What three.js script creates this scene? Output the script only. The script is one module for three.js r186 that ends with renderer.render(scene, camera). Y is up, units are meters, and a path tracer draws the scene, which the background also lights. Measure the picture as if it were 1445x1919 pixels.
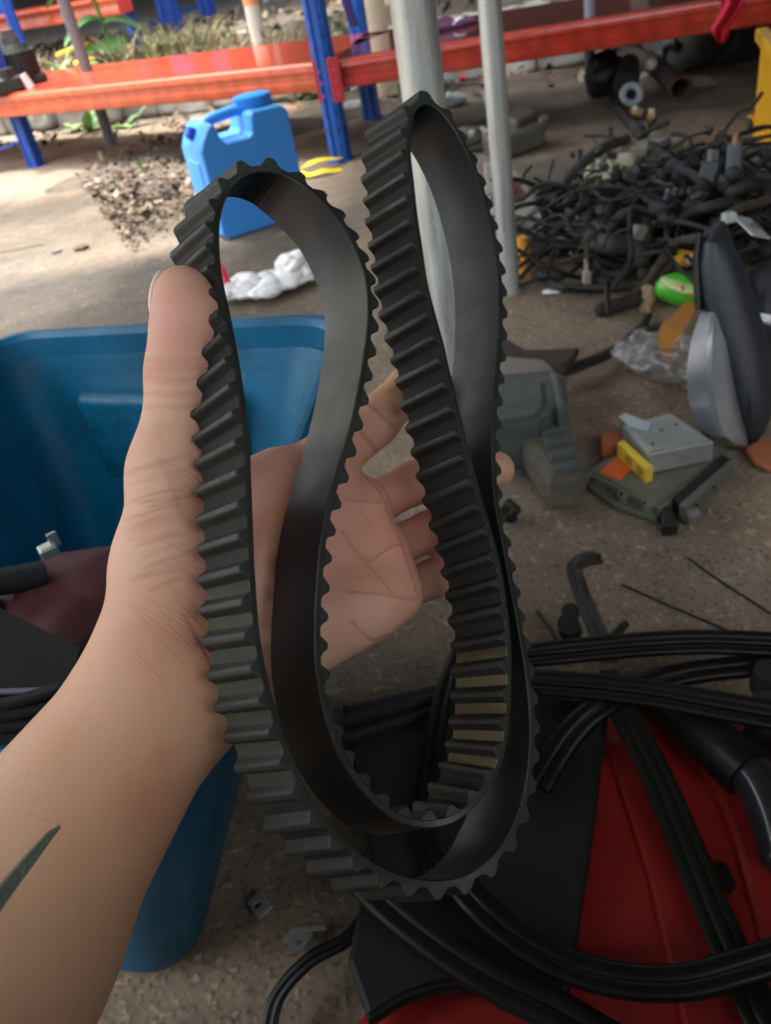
import * as THREE from 'three';
import { RoundedBoxGeometry } from 'three/addons/geometries/RoundedBoxGeometry.js';
import { mergeGeometries, mergeVertices } from 'three/addons/utils/BufferGeometryUtils.js';

// ---------------------------------------------------------------- camera, sky, sun, exposure
const V = (x, y, z) => new THREE.Vector3(x, y, z);
const scene = new THREE.Scene();
const PW = 1445, PH = 1919, FPX = 1540, EYE = 0.6;
const PITCH = THREE.MathUtils.degToRad(35.8), ROLL = THREE.MathUtils.degToRad(11.25);
const camera = new THREE.PerspectiveCamera(2 * Math.atan(PH / 2 / FPX) * 180 / Math.PI, PW / PH, 0.02, 200);
camera.rotation.order = 'YXZ';
camera.rotation.set(-PITCH, 0, -ROLL);
camera.position.set(0, EYE, 0);
camera.updateMatrixWorld(true);
camera.focus = 0.275; camera.userData.fStop = 20;
const renderer = new THREE.WebGLRenderer({ antialias: true });
renderer.toneMapping = THREE.LinearToneMapping;
renderer.toneMappingExposure = 2.55;
renderer.shadowMap.enabled = true;

// overcast sky, a little brighter towards the sun at the front left
const SUN = V(-0.30, 0.92, -0.18).normalize();
{
  const w = 128, h = 64, d = new Float32Array(w * h * 4);
  for (let y = 0; y < h; y++) for (let x = 0; x < w; x++) {
    const el = ((y + 0.5) / h - 0.5) * Math.PI, az = ((x + 0.5) / w - 0.5) * 2 * Math.PI;
    const dir = V(Math.cos(el) * Math.cos(az), Math.sin(el), Math.cos(el) * Math.sin(az));
    const s = Math.max(0, dir.dot(SUN)), up = Math.max(0, dir.y);
    let L = dir.y > 0 ? 0.60 + 3.6 * up * up + 0.3 * Math.pow(s, 4) : 0.25;
    const i = (y * w + x) * 4;
    d[i] = L * 0.97; d[i + 1] = L * 1.0; d[i + 2] = L * 1.04; d[i + 3] = 1;
  }
  const t = new THREE.DataTexture(d, w, h, THREE.RGBAFormat, THREE.FloatType);
  t.mapping = THREE.EquirectangularReflectionMapping; t.magFilter = THREE.LinearFilter; t.minFilter = THREE.LinearFilter;
  t.wrapS = THREE.RepeatWrapping; t.needsUpdate = true;
  scene.background = t; scene.environment = t;
}
const sun = new THREE.DirectionalLight(0xfff6ea, 4.4);
sun.position.copy(SUN).multiplyScalar(12).add(V(0, 0, -2)); sun.target.position.set(0, 0, -2);
sun.castShadow = true; sun.shadow.radius = 14; sun.shadow.mapSize.set(2048, 2048);
Object.assign(sun.shadow.camera, { left: -9, right: 9, top: 9, bottom: -9, near: 0.5, far: 40 });
scene.add(sun, sun.target);

// ---------------------------------------------------------------- helpers
// smooth normals across edges flatter than the crease angle (corners matched to a hundredth of a millimetre)
function toCreasedNormals(g, crease = 0.6) {
  g = g.index ? g.toNonIndexed() : g; const p = g.attributes.position, n = p.count, fn = [], map = new Map(), key = [], cc = Math.cos(crease);
  const a = new THREE.Vector3(), b = new THREE.Vector3(), c = new THREE.Vector3();
  for (let i = 0; i < n; i += 3) { a.fromBufferAttribute(p, i); b.fromBufferAttribute(p, i + 1); c.fromBufferAttribute(p, i + 2); fn.push(c.clone().sub(b).cross(a.clone().sub(b))); }
  for (let i = 0; i < n; i++) { const k = Math.round(p.getX(i) * 1e5) + ',' + Math.round(p.getY(i) * 1e5) + ',' + Math.round(p.getZ(i) * 1e5); key.push(k); let l = map.get(k); if (!l) map.set(k, l = []); l.push((i / 3) | 0); }
  const un = fn.map((v) => v.clone().normalize()), out = new Float32Array(n * 3), s = new THREE.Vector3();
  for (let i = 0; i < n; i++) { const f = (i / 3) | 0; s.set(0, 0, 0); for (const o of map.get(key[i])) if (un[f].dot(un[o]) > cc) s.add(fn[o]); if (s.lengthSq() < 1e-30) s.copy(un[f]); s.normalize(); out[i * 3] = s.x; out[i * 3 + 1] = s.y; out[i * 3 + 2] = s.z; }
  g.setAttribute('normal', new THREE.BufferAttribute(out, 3)); return g;
}
let seed = 12345;
const rnd = () => { seed = (seed + 0x6d2b79f5) | 0; let t = Math.imul(seed ^ (seed >>> 15), 1 | seed); t = (t + Math.imul(t ^ (t >>> 7), 61 | t)) ^ t; return ((t ^ (t >>> 14)) >>> 0) / 4294967296; };
const rr = (a, b) => a + (b - a) * rnd();
const lerp = (a, b, t) => a + (b - a) * t, clamp = (x, a, b) => Math.min(b, Math.max(a, x));
const sstep = (a, b, x) => { const t = clamp((x - a) / (b - a), 0, 1); return t * t * (3 - 2 * t); };
const CAMM = camera.matrixWorld.clone();
// a point at a given distance along the optical axis / on a horizontal plane at height H, seen where the photograph shows it
const at = (px, py, d) => V((px - PW / 2) / FPX * d, -(py - PH / 2) / FPX * d, -d).applyMatrix4(CAMM);
function G(px, py, H = 0) {
  const e = V(0, EYE, 0), r = at(px, py, 1).sub(e);
  return e.add(r.multiplyScalar((H - EYE) / r.y));
}
// upright over a ground pixel: the height at which pixel (px,py) crosses the vertical plane through that ground point
function rise(g, px, py) {
  const e = V(0, EYE, 0), r = at(px, py, 1).sub(e), n = V(g.x, 0, g.z).normalize();
  return e.add(r.multiplyScalar(g.clone().sub(V(0, EYE, 0)).setY(0).dot(n) / r.clone().setY(0).dot(n)));
}
const used = new Map();
function numbered(n) { const k = used.get(n) || 0; used.set(n, k + 1); return k ? n + '_' + String(k).padStart(3, '0') : n; }
function shadow(o) { o.traverse((m) => { if (m.isMesh) { m.castShadow = true; m.receiveShadow = true; } }); return o; }
function thing(name, label, category, pos = V(0, 0, 0), turn = 0, group) {
  const o = new THREE.Group(); o.name = numbered(name); scene.add(o);
  o.position.copy(pos); o.rotation.y = turn; o.userData = { label, category };
  if (group) o.userData.group = group;
  return o;
}
const prep = (g) => { g = g.index ? g.toNonIndexed() : g; for (const k of Object.keys(g.attributes)) if (!['position', 'normal', 'uv', 'color'].includes(k)) g.deleteAttribute(k); return g; };
function join(gs) {
  if (!Array.isArray(gs)) return gs;
  if (gs.length === 1) return gs[0];
  gs = gs.map(prep);
  if (!gs.every((g) => g.attributes.uv)) gs.forEach((g) => g.deleteAttribute('uv'));
  if (!gs.every((g) => g.attributes.color)) gs.forEach((g) => g.deleteAttribute('color'));
  return mergeGeometries(gs);
}
function part(parent, name, gs, m) { const o = new THREE.Mesh(join(gs), m); o.name = name; o.castShadow = o.receiveShadow = true; parent.add(o); return o; }
function solo(name, label, category, gs, m, pos = V(0, 0, 0), turn = 0, group) {
  const o = new THREE.Mesh(join(gs), m); o.name = numbered(name); o.castShadow = o.receiveShadow = true;
  o.position.copy(pos); o.rotation.y = turn; o.userData = { label, category }; if (group) o.userData.group = group; scene.add(o); return o;
}
function struct(name, gs, m, kind = 'structure') { const o = new THREE.Mesh(join(gs), m); o.name = numbered(name); o.userData.kind = kind; o.castShadow = o.receiveShadow = true; scene.add(o); return o; }
// geometry in world coordinates moved into a thing's own frame
function local(o, g) { o.updateMatrixWorld(true); g.applyMatrix4(o.matrixWorld.clone().invert()); return g; }
const wpart = (o, name, gs, m) => part(o, name, local(o, join(gs)), m);
const box = (w, h, d, x = 0, y = 0, z = 0, r = 0.002, rx = 0, ry = 0, rz = 0) => {
  const g = new RoundedBoxGeometry(w, h, d, 2, Math.min(r, w / 2.1, h / 2.1, d / 2.1));
  return g.applyMatrix4(new THREE.Matrix4().compose(V(x, y, z), new THREE.Quaternion().setFromEuler(new THREE.Euler(rx, ry, rz)), V(1, 1, 1)));
};
const cyl = (r0, r1, h, x = 0, y = 0, z = 0, rx = 0, ry = 0, rz = 0, n = 24, open = false) => new THREE.CylinderGeometry(r0, r1, h, n, 1, open)
  .applyMatrix4(new THREE.Matrix4().compose(V(x, y, z), new THREE.Quaternion().setFromEuler(new THREE.Euler(rx, ry, rz)), V(1, 1, 1)));
const tube = (pts, r, seg = 0, rad = 8, closed = false) => {
  const c = new THREE.CatmullRomCurve3(pts, closed, 'centripetal');
  const g = new THREE.TubeGeometry(c, seg || Math.max(8, pts.length * 8), r, rad, closed);
  if (closed) return g;
  const caps = [0, 1].map((t) => { const s = new THREE.SphereGeometry(r, rad, 4); const p = c.getPoint(t); return s.translate(p.x, p.y, p.z); });
  return join([g, ...caps]);
};
// beam between two points with a rectangular section
function bar(a, b, w, h, up = V(0, 1, 0), r = 0.002) {
  const d = b.clone().sub(a), L = d.length(), z = d.clone().normalize(), x = up.clone().cross(z).normalize(), y = z.clone().cross(x);
  return new RoundedBoxGeometry(w, h, L, 2, Math.min(r, w / 2.1, h / 2.1)).applyMatrix4(new THREE.Matrix4().makeBasis(x, y, z).setPosition(a.clone().add(b).multiplyScalar(0.5)));
}
const cylTo = (a, b, r0, r1 = r0, n = 16) => { const d = b.clone().sub(a), q = new THREE.Quaternion().setFromUnitVectors(V(0, 1, 0), d.clone().normalize());
  return new THREE.CylinderGeometry(r1, r0, d.length(), n).applyMatrix4(new THREE.Matrix4().compose(a.clone().add(b).multiplyScalar(0.5), q, V(1, 1, 1))); };
// prism standing on a polygon of photo pixels seen at height Ht, going down to Hb, edges bevelled
function slab(px, Ht, Hb, bev = 0.002) {
  const ps = px.map(([x, y]) => G(x, y, Ht)), s = new THREE.Shape(ps.map((p) => new THREE.Vector2(p.x, -p.z)));
  const b = Math.min(bev, (Ht - Hb) / 2.2);
  const g = new THREE.ExtrudeGeometry(s, { depth: Ht - Hb - 2 * b, bevelThickness: b, bevelSize: b, bevelOffset: -b, bevelSegments: 2, curveSegments: 6 });
  return g.rotateX(-Math.PI / 2).translate(0, Hb + b, 0);
}
// a profile [side, up] pulled along a path
function sweep(path, prof, up = V(0, 1, 0), n = 0, scale = null, capped = true) {
  const c = new THREE.CatmullRomCurve3(path, false, 'centripetal'); n = n || path.length * 10;
  const pos = [], uv = [], idx = [], m = prof.length;
  let acc = 0, last = null;
  for (let i = 0; i <= n; i++) {
    const t = i / n, p = c.getPointAt(t), T = c.getTangentAt(t), u = typeof up === 'function' ? up(t) : up;
    const S = T.clone().cross(u).normalize(), N = S.clone().cross(T), k = scale ? scale(t) : 1;
    if (last) acc += p.distanceTo(last); last = p;
    for (let j = 0; j < m; j++) { const [a, b] = prof[j]; pos.push(p.x + S.x * a * k + N.x * b * k, p.y + S.y * a * k + N.y * b * k, p.z + S.z * a * k + N.z * b * k); uv.push(j / m * 0.1, acc); }
  }
  for (let i = 0; i < n; i++) for (let j = 0; j < m; j++) { const a = i * m + j, b = i * m + (j + 1) % m; idx.push(a, b, a + m, b, b + m, a + m); }
  if (capped) for (const [o, f] of [[0, 1], [n * m, 0]]) for (let j = 1; j < m - 1; j++) f ? idx.push(o, o + j + 1, o + j) : idx.push(o, o + j, o + j + 1);
  const g = new THREE.BufferGeometry();
  g.setAttribute('position', new THREE.Float32BufferAttribute(pos, 3)); g.setAttribute('uv', new THREE.Float32BufferAttribute(uv, 2)); g.setIndex(idx);
  return toCreasedNormals(g, 1.05);
}
// stack of closed rings (arrays of points) skinned together
function loft(rings, capA = true, capB = true, crease = 0.6) {
  const m = rings[0].length, pos = [], idx = [];
  rings.forEach((r) => r.forEach((p) => pos.push(p.x, p.y, p.z)));
  for (let i = 0; i < rings.length - 1; i++) for (let j = 0; j < m; j++) { const a = i * m + j, b = i * m + (j + 1) % m; idx.push(a, b, a + m, b, b + m, a + m); }
  const cap = (o, flip) => { const c = pos.length / 3, s = [0, 0, 0]; for (let j = 0; j < m; j++) for (let k = 0; k < 3; k++) s[k] += pos[(o + j) * 3 + k] / m; pos.push(...s);
    for (let j = 0; j < m; j++) { const a = o + j, b = o + (j + 1) % m; flip ? idx.push(c, b, a) : idx.push(c, a, b); } };
  if (capA) cap(0, true); if (capB) cap((rings.length - 1) * m, false);
  const g = new THREE.BufferGeometry(); g.setAttribute('position', new THREE.Float32BufferAttribute(pos, 3)); g.setIndex(idx);
  return boxuv(toCreasedNormals(g, crease));
}
// ---------------------------------------------------------------- noise and textures
const hash = (x, y, s) => { let h = Math.imul(x, 374761393) + Math.imul(y, 668265263) + Math.imul(s, 974634773); h = Math.imul(h ^ (h >>> 13), 1274126177); return ((h ^ (h >>> 16)) >>> 0) / 4294967296; };
function vn(x, y, per, s = 0) { // tileable value noise, period in cells
  const xi = Math.floor(x), yi = Math.floor(y), fx = x - xi, fy = y - yi, u = fx * fx * (3 - 2 * fx), v = fy * fy * (3 - 2 * fy), w = (k) => ((k % per) + per) % per;
  return lerp(lerp(hash(w(xi), w(yi), s), hash(w(xi + 1), w(yi), s), u), lerp(hash(w(xi), w(yi + 1), s), hash(w(xi + 1), w(yi + 1), s), u), v);
}
const fbm = (u, v, p0, oct = 4, s = 0) => { let a = 0.5, r = 0, n = 0, p = p0; for (let i = 0; i < oct; i++) { r += a * vn(u * p, v * p, p, s + i); n += a; a *= 0.55; p *= 2; } return r / n; };
function h3(x, y, z) { return hash(Math.floor(x) + Math.floor(z) * 57, Math.floor(y) - Math.floor(z) * 131, 7); }
function n3(x, y, z) { const f = (t) => t - Math.floor(t), s = (t) => t * t * (3 - 2 * t), a = s(f(x)), b = s(f(y)), c = s(f(z));
  const L = (i, j, k) => h3(x + i, y + j, z + k);
  return lerp(lerp(lerp(L(0, 0, 0), L(1, 0, 0), a), lerp(L(0, 1, 0), L(1, 1, 0), a), b), lerp(lerp(L(0, 0, 1), L(1, 0, 1), a), lerp(L(0, 1, 1), L(1, 1, 1), a), b), c); }
function tex(n, fn, srgb, rep = 1) {
  const d = new Uint8Array(n * n * 4);
  for (let y = 0; y < n; y++) for (let x = 0; x < n; x++) { const c = fn(x / n, y / n), i = (y * n + x) * 4; for (let k = 0; k < 3; k++) d[i + k] = clamp(Math.round(255 * (srgb ? Math.pow(clamp(Array.isArray(c) ? c[k] : c, 0, 1), 1 / 2.2) : (Array.isArray(c) ? c[k] : c))), 0, 255); d[i + 3] = 255; }
  const t = new THREE.DataTexture(d, n, n); t.wrapS = t.wrapT = THREE.RepeatWrapping; t.magFilter = THREE.LinearFilter; t.minFilter = THREE.LinearMipmapLinearFilter; t.generateMipmaps = true;
  if (srgb) t.colorSpace = THREE.SRGBColorSpace; t.repeat.set(rep, rep); t.needsUpdate = true; return t;
}
const rep = (t, r) => { const c = t.clone(); c.repeat.set(r, r); c.needsUpdate = true; return c; };
const T_fine = tex(256, (u, v) => fbm(u, v, 32, 3, 5), false);
const T_grime = tex(512, (u, v) => { const a = fbm(u, v, 6, 5, 11), b = fbm(u, v, 40, 3, 17); return clamp(0.35 + 0.75 * (a - 0.2) + 0.35 * (b - 0.5), 0, 1); }, false);
const T_grimeC = tex(512, (u, v) => { const a = fbm(u, v, 5, 5, 21), b = fbm(u, v, 64, 2, 27); const k = 0.72 + 0.5 * (a - 0.35) + 0.16 * (b - 0.5); return [k, k * 0.985, k * 0.96]; }, true);
const col = (r, g, b) => new THREE.Color().setRGB(r, g, b);
const M = (r, g, b, rough = 0.6, o = {}) => new THREE.MeshPhysicalMaterial({ color: col(r, g, b), roughness: rough, ...o });
const dirty = (r, g, b, rough, k = 1, o = {}) => M(r, g, b, rough, { map: rep(T_grimeC, k), bumpMap: rep(T_fine, k * 2), bumpScale: 0.0004, ...o });
// box-projected uv in metres for anything that has none that is useful
function boxuv(g, k = 1) {
  g = g.index ? g.toNonIndexed() : g; const p = g.attributes.position, n = g.attributes.normal, uv = new Float32Array(p.count * 2);
  for (let i = 0; i < p.count; i += 3) { let ax = 0, ay = 0, az = 0; for (let j = 0; j < 3; j++) { ax += Math.abs(n.getX(i + j)); ay += Math.abs(n.getY(i + j)); az += Math.abs(n.getZ(i + j)); }
    for (let j = 0; j < 3; j++) { const x = p.getX(i + j), y = p.getY(i + j), z = p.getZ(i + j); const [a, b] = ay >= ax && ay >= az ? [x, z] : ax > az ? [z, y] : [x, y]; uv[(i + j) * 2] = a * k; uv[(i + j) * 2 + 1] = b * k; } }
  g.setAttribute('uv', new THREE.BufferAttribute(uv, 2)); return g;
}
function crumple(g, amp, f, s = 0) { // pushes vertices along noise so that cloth, bags and lumps are uneven
  g = mergeVertices((g.deleteAttribute('normal'), g.deleteAttribute('uv'), g)); const p = g.attributes.position;
  for (let i = 0; i < p.count; i++) { const v = V(p.getX(i), p.getY(i), p.getZ(i)), q = v.clone().multiplyScalar(f).addScalar(50 + s); const r = Math.abs(n3(q.x, q.y, q.z) - 0.5) * 2, r2 = n3(q.x * 2.3, q.y * 2.3, q.z * 2.3) - 0.5;
    v.addScaledVector(v.clone().normalize(), (r - 0.4) * amp + r2 * amp * 0.5); p.setXYZ(i, v.x, v.y, v.z); }
  g.computeVertexNormals(); return g;
}

// ================================================================ THE TIMING BELT
const KD = 1.06;
const A = (x, y, d) => at(x, y, d * KD);
const RGT = V(1, 0, 0).transformDirection(CAMM), UPV = V(0, 1, 0).transformDirection(CAMM), FWD = V(0, 0, -1).transformDirection(CAMM);
{
  // inner edge of the belt on the near side, once round the folded loop: photo x, y and distance
  const left = [[586, 1498, .229], [548, 1413, .228], [515, 1315, .227], [492, 1216, .227], [480, 1090, .228], [474, 950, .231], [467, 801, .236], [451, 685, .243], [431, 581, .252], [417, 514, .258], [412, 443, .265], [416, 398, .269], [430, 362, .273], [455, 335, .276], [486, 323, .279], [520, 325, .281], [553, 339, .282], [588, 364, .282], [623, 397, .281], [650, 435, .279], [671, 478, .276], [684, 520, .273], [689, 565, .270], [688, 610, .267], [682, 660, .264], [670, 732, .259]];
  const mid = [[652, 810, .255], [633, 875, .252], [614, 940, .249], [601, 1010, .246], [594, 1085, .244], [590, 1160, .242], [591, 1240, .241], [600, 1305, .241], [616, 1366, .241], [638, 1420, .241], [666, 1465, .242], [699, 1503, .243], [736, 1534, .244], [774, 1549, .246], [812, 1552, .248], [849, 1543, .250], [882, 1521, .252], [911, 1489, .254], [935, 1448, .256], [951, 1395, .258], [958, 1335, .260], [960, 1268, .262], [959, 1200, .265], [951, 1129, .268], [940, 1061, .271], [924, 997, .274], [908, 942, .277]];
  const rightA = [[890, 880, .280], [867, 787, .284], [848, 710, .287], [832, 640, .290], [818, 590, .292], [803, 530, .294], [793, 465, .296], [784, 405, .298], [777, 340, .300], [772, 297, .302], [771, 262, .304], [775, 225, .306], [785, 203, .308], [802, 196, .310], [824, 208, .312], [850, 240, .314], [875, 285, .315], [897, 340, .315], [914, 400, .314], [928, 465, .312], [935, 530, .309], [936, 600, .305], [932, 670, .301], [926, 745, .297], [922, 820, .293]];
  const rightB = [[923, 880, .290], [928, 942, .287], [938, 997, .284], [950, 1061, .280], [963, 1129, .276], [974, 1189, .273], [984, 1250, .270], [993, 1335, .266], [993, 1410, .262], [982, 1489, .258], [959, 1553, .254], [926, 1601, .251], [880, 1636, .247], [830, 1649, .243], [782, 1646, .240], [736, 1634, .237], [687, 1606, .234], [633, 1557, .231]];
  const P = [...left, ...mid, ...rightA, ...rightB].map((p) => A(...p));
  const curve = new THREE.CatmullRomCurve3(P, true, 'centripetal'); curve.arcLengthDivisions = 3000;
  const L = curve.getLength(), NT = Math.round(L / 0.0094), pitch = L / NT;
  console.log('belt length', L, 'teeth', NT, 'pitch', pitch);
  const WB = 0.0238, BACK = 0.0026, TH = 0.0033, NS = NT * 12;
  const fr = [];
  for (let i = 0; i <= NS; i++) {
    const t = (i % NS) / NS, p = curve.getPointAt(t), T = curve.getTangentAt(t);
    const c = p.clone().applyMatrix4(CAMM.clone().invert()), py = -c.y / -c.z * FPX + PH / 2, dn = lerp(0.10, 0.36, clamp((py - 250) / 1350, 0, 1));
    const W = RGT.clone().multiplyScalar(-0.68).addScaledVector(UPV, -dn).addScaledVector(FWD, 0.70).normalize();
    const Tn = T.clone(); W.addScaledVector(Tn, -W.dot(Tn) * 0.55).normalize();
    const N = T.clone().cross(W).normalize();
    fr.push({ p, T, W, N });
  }
  const frame = (s) => { const x = ((s / L) % 1 + 1) % 1 * NS, i = Math.floor(x), f = x - i, a = fr[i], b = fr[i + 1]; return { p: a.p.clone().lerp(b.p, f), W: a.W.clone().lerp(b.W, f), N: a.N.clone().lerp(b.N, f) }; };
  const pt = (F, n, w) => F.p.clone().addScaledVector(F.N, n).addScaledVector(F.W, w);
  const c = 0.0004;
  const backing = [[0, c], [c, 0], [BACK - c, 0], [BACK, c], [BACK, WB - c], [BACK - c, WB], [c, WB], [0, WB - c]];
  const pos = [], colr = [], uv = [], idx = [], m = backing.length, n = NT * 6;
  for (let i = 0; i <= n; i++) {
    const s = i / n * L, F = frame(s);
    // worn stretch at the lower right: brown dust rubbed into the lands
    const fs = s / L, c0 = F.p.clone().applyMatrix4(CAMM.clone().invert()), py = -c0.y / -c0.z * FPX + PH / 2, px = c0.x / -c0.z * FPX + PW / 2;
    const dust = fs > 0.45 && fs < 0.75 ? sstep(1190, 1240, py) * sstep(1520, 1450, py) * sstep(840, 880, px) : 0, olive = px < 640 && fs > 0.7 || fs < 0.12 ? sstep(1020, 1120, py) * sstep(1520, 1400, py) : 0;
    const paintedSheen = fs > 0.13 && fs < 0.45 && px > 560 && px < 760 ? sstep(430, 560, py) * sstep(880, 760, py) : 0;   // sheen painted as a paler colour on the inside of the left loop
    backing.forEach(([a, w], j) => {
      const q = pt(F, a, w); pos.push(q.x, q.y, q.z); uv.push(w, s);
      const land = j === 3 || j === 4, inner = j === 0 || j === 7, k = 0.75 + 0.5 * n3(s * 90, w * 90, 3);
      const base = land ? [0.014 + dust * 0.115 + olive * 0.036, 0.0145 + dust * 0.085 + olive * 0.043, 0.0125 + dust * 0.040 + olive * 0.024] : inner ? [0.012 + .085 * paintedSheen, 0.0122 + .084 * paintedSheen, 0.012 + .062 * paintedSheen] : [0.021, 0.027, 0.022];
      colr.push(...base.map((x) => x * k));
    });
  }
  const idx2 = []; for (let i = 0; i < n; i++) for (let j = 0; j < m; j++) { const a = i * m + j, b = i * m + (j + 1) % m; (j === 3 ? idx2 : idx).push(a, a + m, b, b, a + m, b + m); }
  let g = new THREE.BufferGeometry();
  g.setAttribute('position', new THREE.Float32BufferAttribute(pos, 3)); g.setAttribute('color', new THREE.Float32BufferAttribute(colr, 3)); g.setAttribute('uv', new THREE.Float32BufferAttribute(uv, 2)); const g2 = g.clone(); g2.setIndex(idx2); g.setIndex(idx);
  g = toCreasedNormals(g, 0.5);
  const scuff = tex(512, (u, v) => { const a = fbm(u, v, 8, 4, 31), b = vn(u * 4, v * 160, 4 * 40, 33), d = fbm(u, v, 60, 2, 35); return clamp(0.42 + 0.24 * (a - 0.5) + 0.05 * (b - 0.5) + 0.05 * (d - 0.5), 0, 1); }, false);
  const MB = new THREE.MeshPhysicalMaterial({ color: 0xffffff, vertexColors: true, roughness: 1, roughnessMap: rep(scuff, 9), specularIntensity: .65, ior: 1.5 });
  const MT = new THREE.MeshPhysicalMaterial({ color: 0xffffff, vertexColors: true, roughness: 1.35, roughnessMap: rep(scuff, 18), bumpMap: rep(T_fine, 60), bumpScale: 0.00012, specularIntensity: 0.9 });
  const belt = thing('timing_belt', 'black rubber toothed drive belt folded in two loops and held up in the hand', 'drive belt', curve.getPointAt(0.5));
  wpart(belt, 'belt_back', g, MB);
  const weave = tex(256, (u, v) => clamp(0.5 + 0.25 * Math.sin(u * 60 * 6.2832) * Math.sin(v * 60 * 6.2832) + 0.5 * (fbm(u, v, 20, 3, 91) - 0.5), 0, 1), false);
  wpart(belt, 'fabric_face', toCreasedNormals(g2, 0.5), new THREE.MeshPhysicalMaterial({ color: 0xffffff, vertexColors: true, roughness: 0.72, map: rep(T_grimeC, 40), bumpMap: rep(weave, 60), bumpScale: 0.00025, specularIntensity: 0.7 }));
  // teeth: rounded ribs across the belt, each flared into the back
  const prof = []; const a0 = 0.37; for (let k = 0; k <= 14; k++) { const x = -a0 + 2 * a0 * k / 14, e = Math.abs(x); prof.push([x * pitch, BACK - 0.0003 + (TH + 0.0003) * (1 / (1 + Math.pow(e / 0.215, 4.5)) - 0.08) / 0.92]); }
  for (let i = 0; i < NT; i++) {
    const ps = [], ix = [], us = [], K = prof.length;
    const h = 1 - 0.06 * rnd();
    for (const [x, nn] of prof) { const F = frame((i + 0.5) * pitch + x), hh = BACK + (nn - BACK) * h, sh = hh > BACK + 0.0006 ? 0.0005 : 0; for (const [q, w] of [[hh - sh, 0], [hh, sh], [hh, WB - sh], [hh - sh, WB]]) { const v = pt(F, q, w); ps.push(v.x, v.y, v.z); us.push(w, x + i * pitch); } }
    for (let k = 0; k < K - 1; k++) for (let j = 0; j < 3; j++) { const a = k * 4 + j, b = a + 1; ix.push(a, a + 4, b, b, a + 4, b + 4); }
    for (let k = 1; k < K - 1; k++) { ix.push(0, k * 4 + 4, k * 4); ix.push(3, k * 4 + 3, k * 4 + 7); }
    let tg = new THREE.BufferGeometry(); tg.setAttribute('position', new THREE.Float32BufferAttribute(ps, 3)); tg.setAttribute('uv', new THREE.Float32BufferAttribute(us, 2)); tg.setIndex(ix);
    tg = toCreasedNormals(tg, 0.9);
    { const q = tg.attributes.position.count, strip = (K - 1) * 18, ca = new Float32Array(q * 3), kk = rr(.8, 1.25); for (let v = 0; v < q; v++) { const b = v < strip ? [.0145 * kk, .0165 * kk, .0138 * kk] : [.021, .027, .022]; ca.set(b, v * 3); } tg.setAttribute('color', new THREE.BufferAttribute(ca, 3)); }
    wpart(belt, i ? 'tooth_' + String(i).padStart(3, '0') : 'tooth', tg, MT);
  }
}

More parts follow.
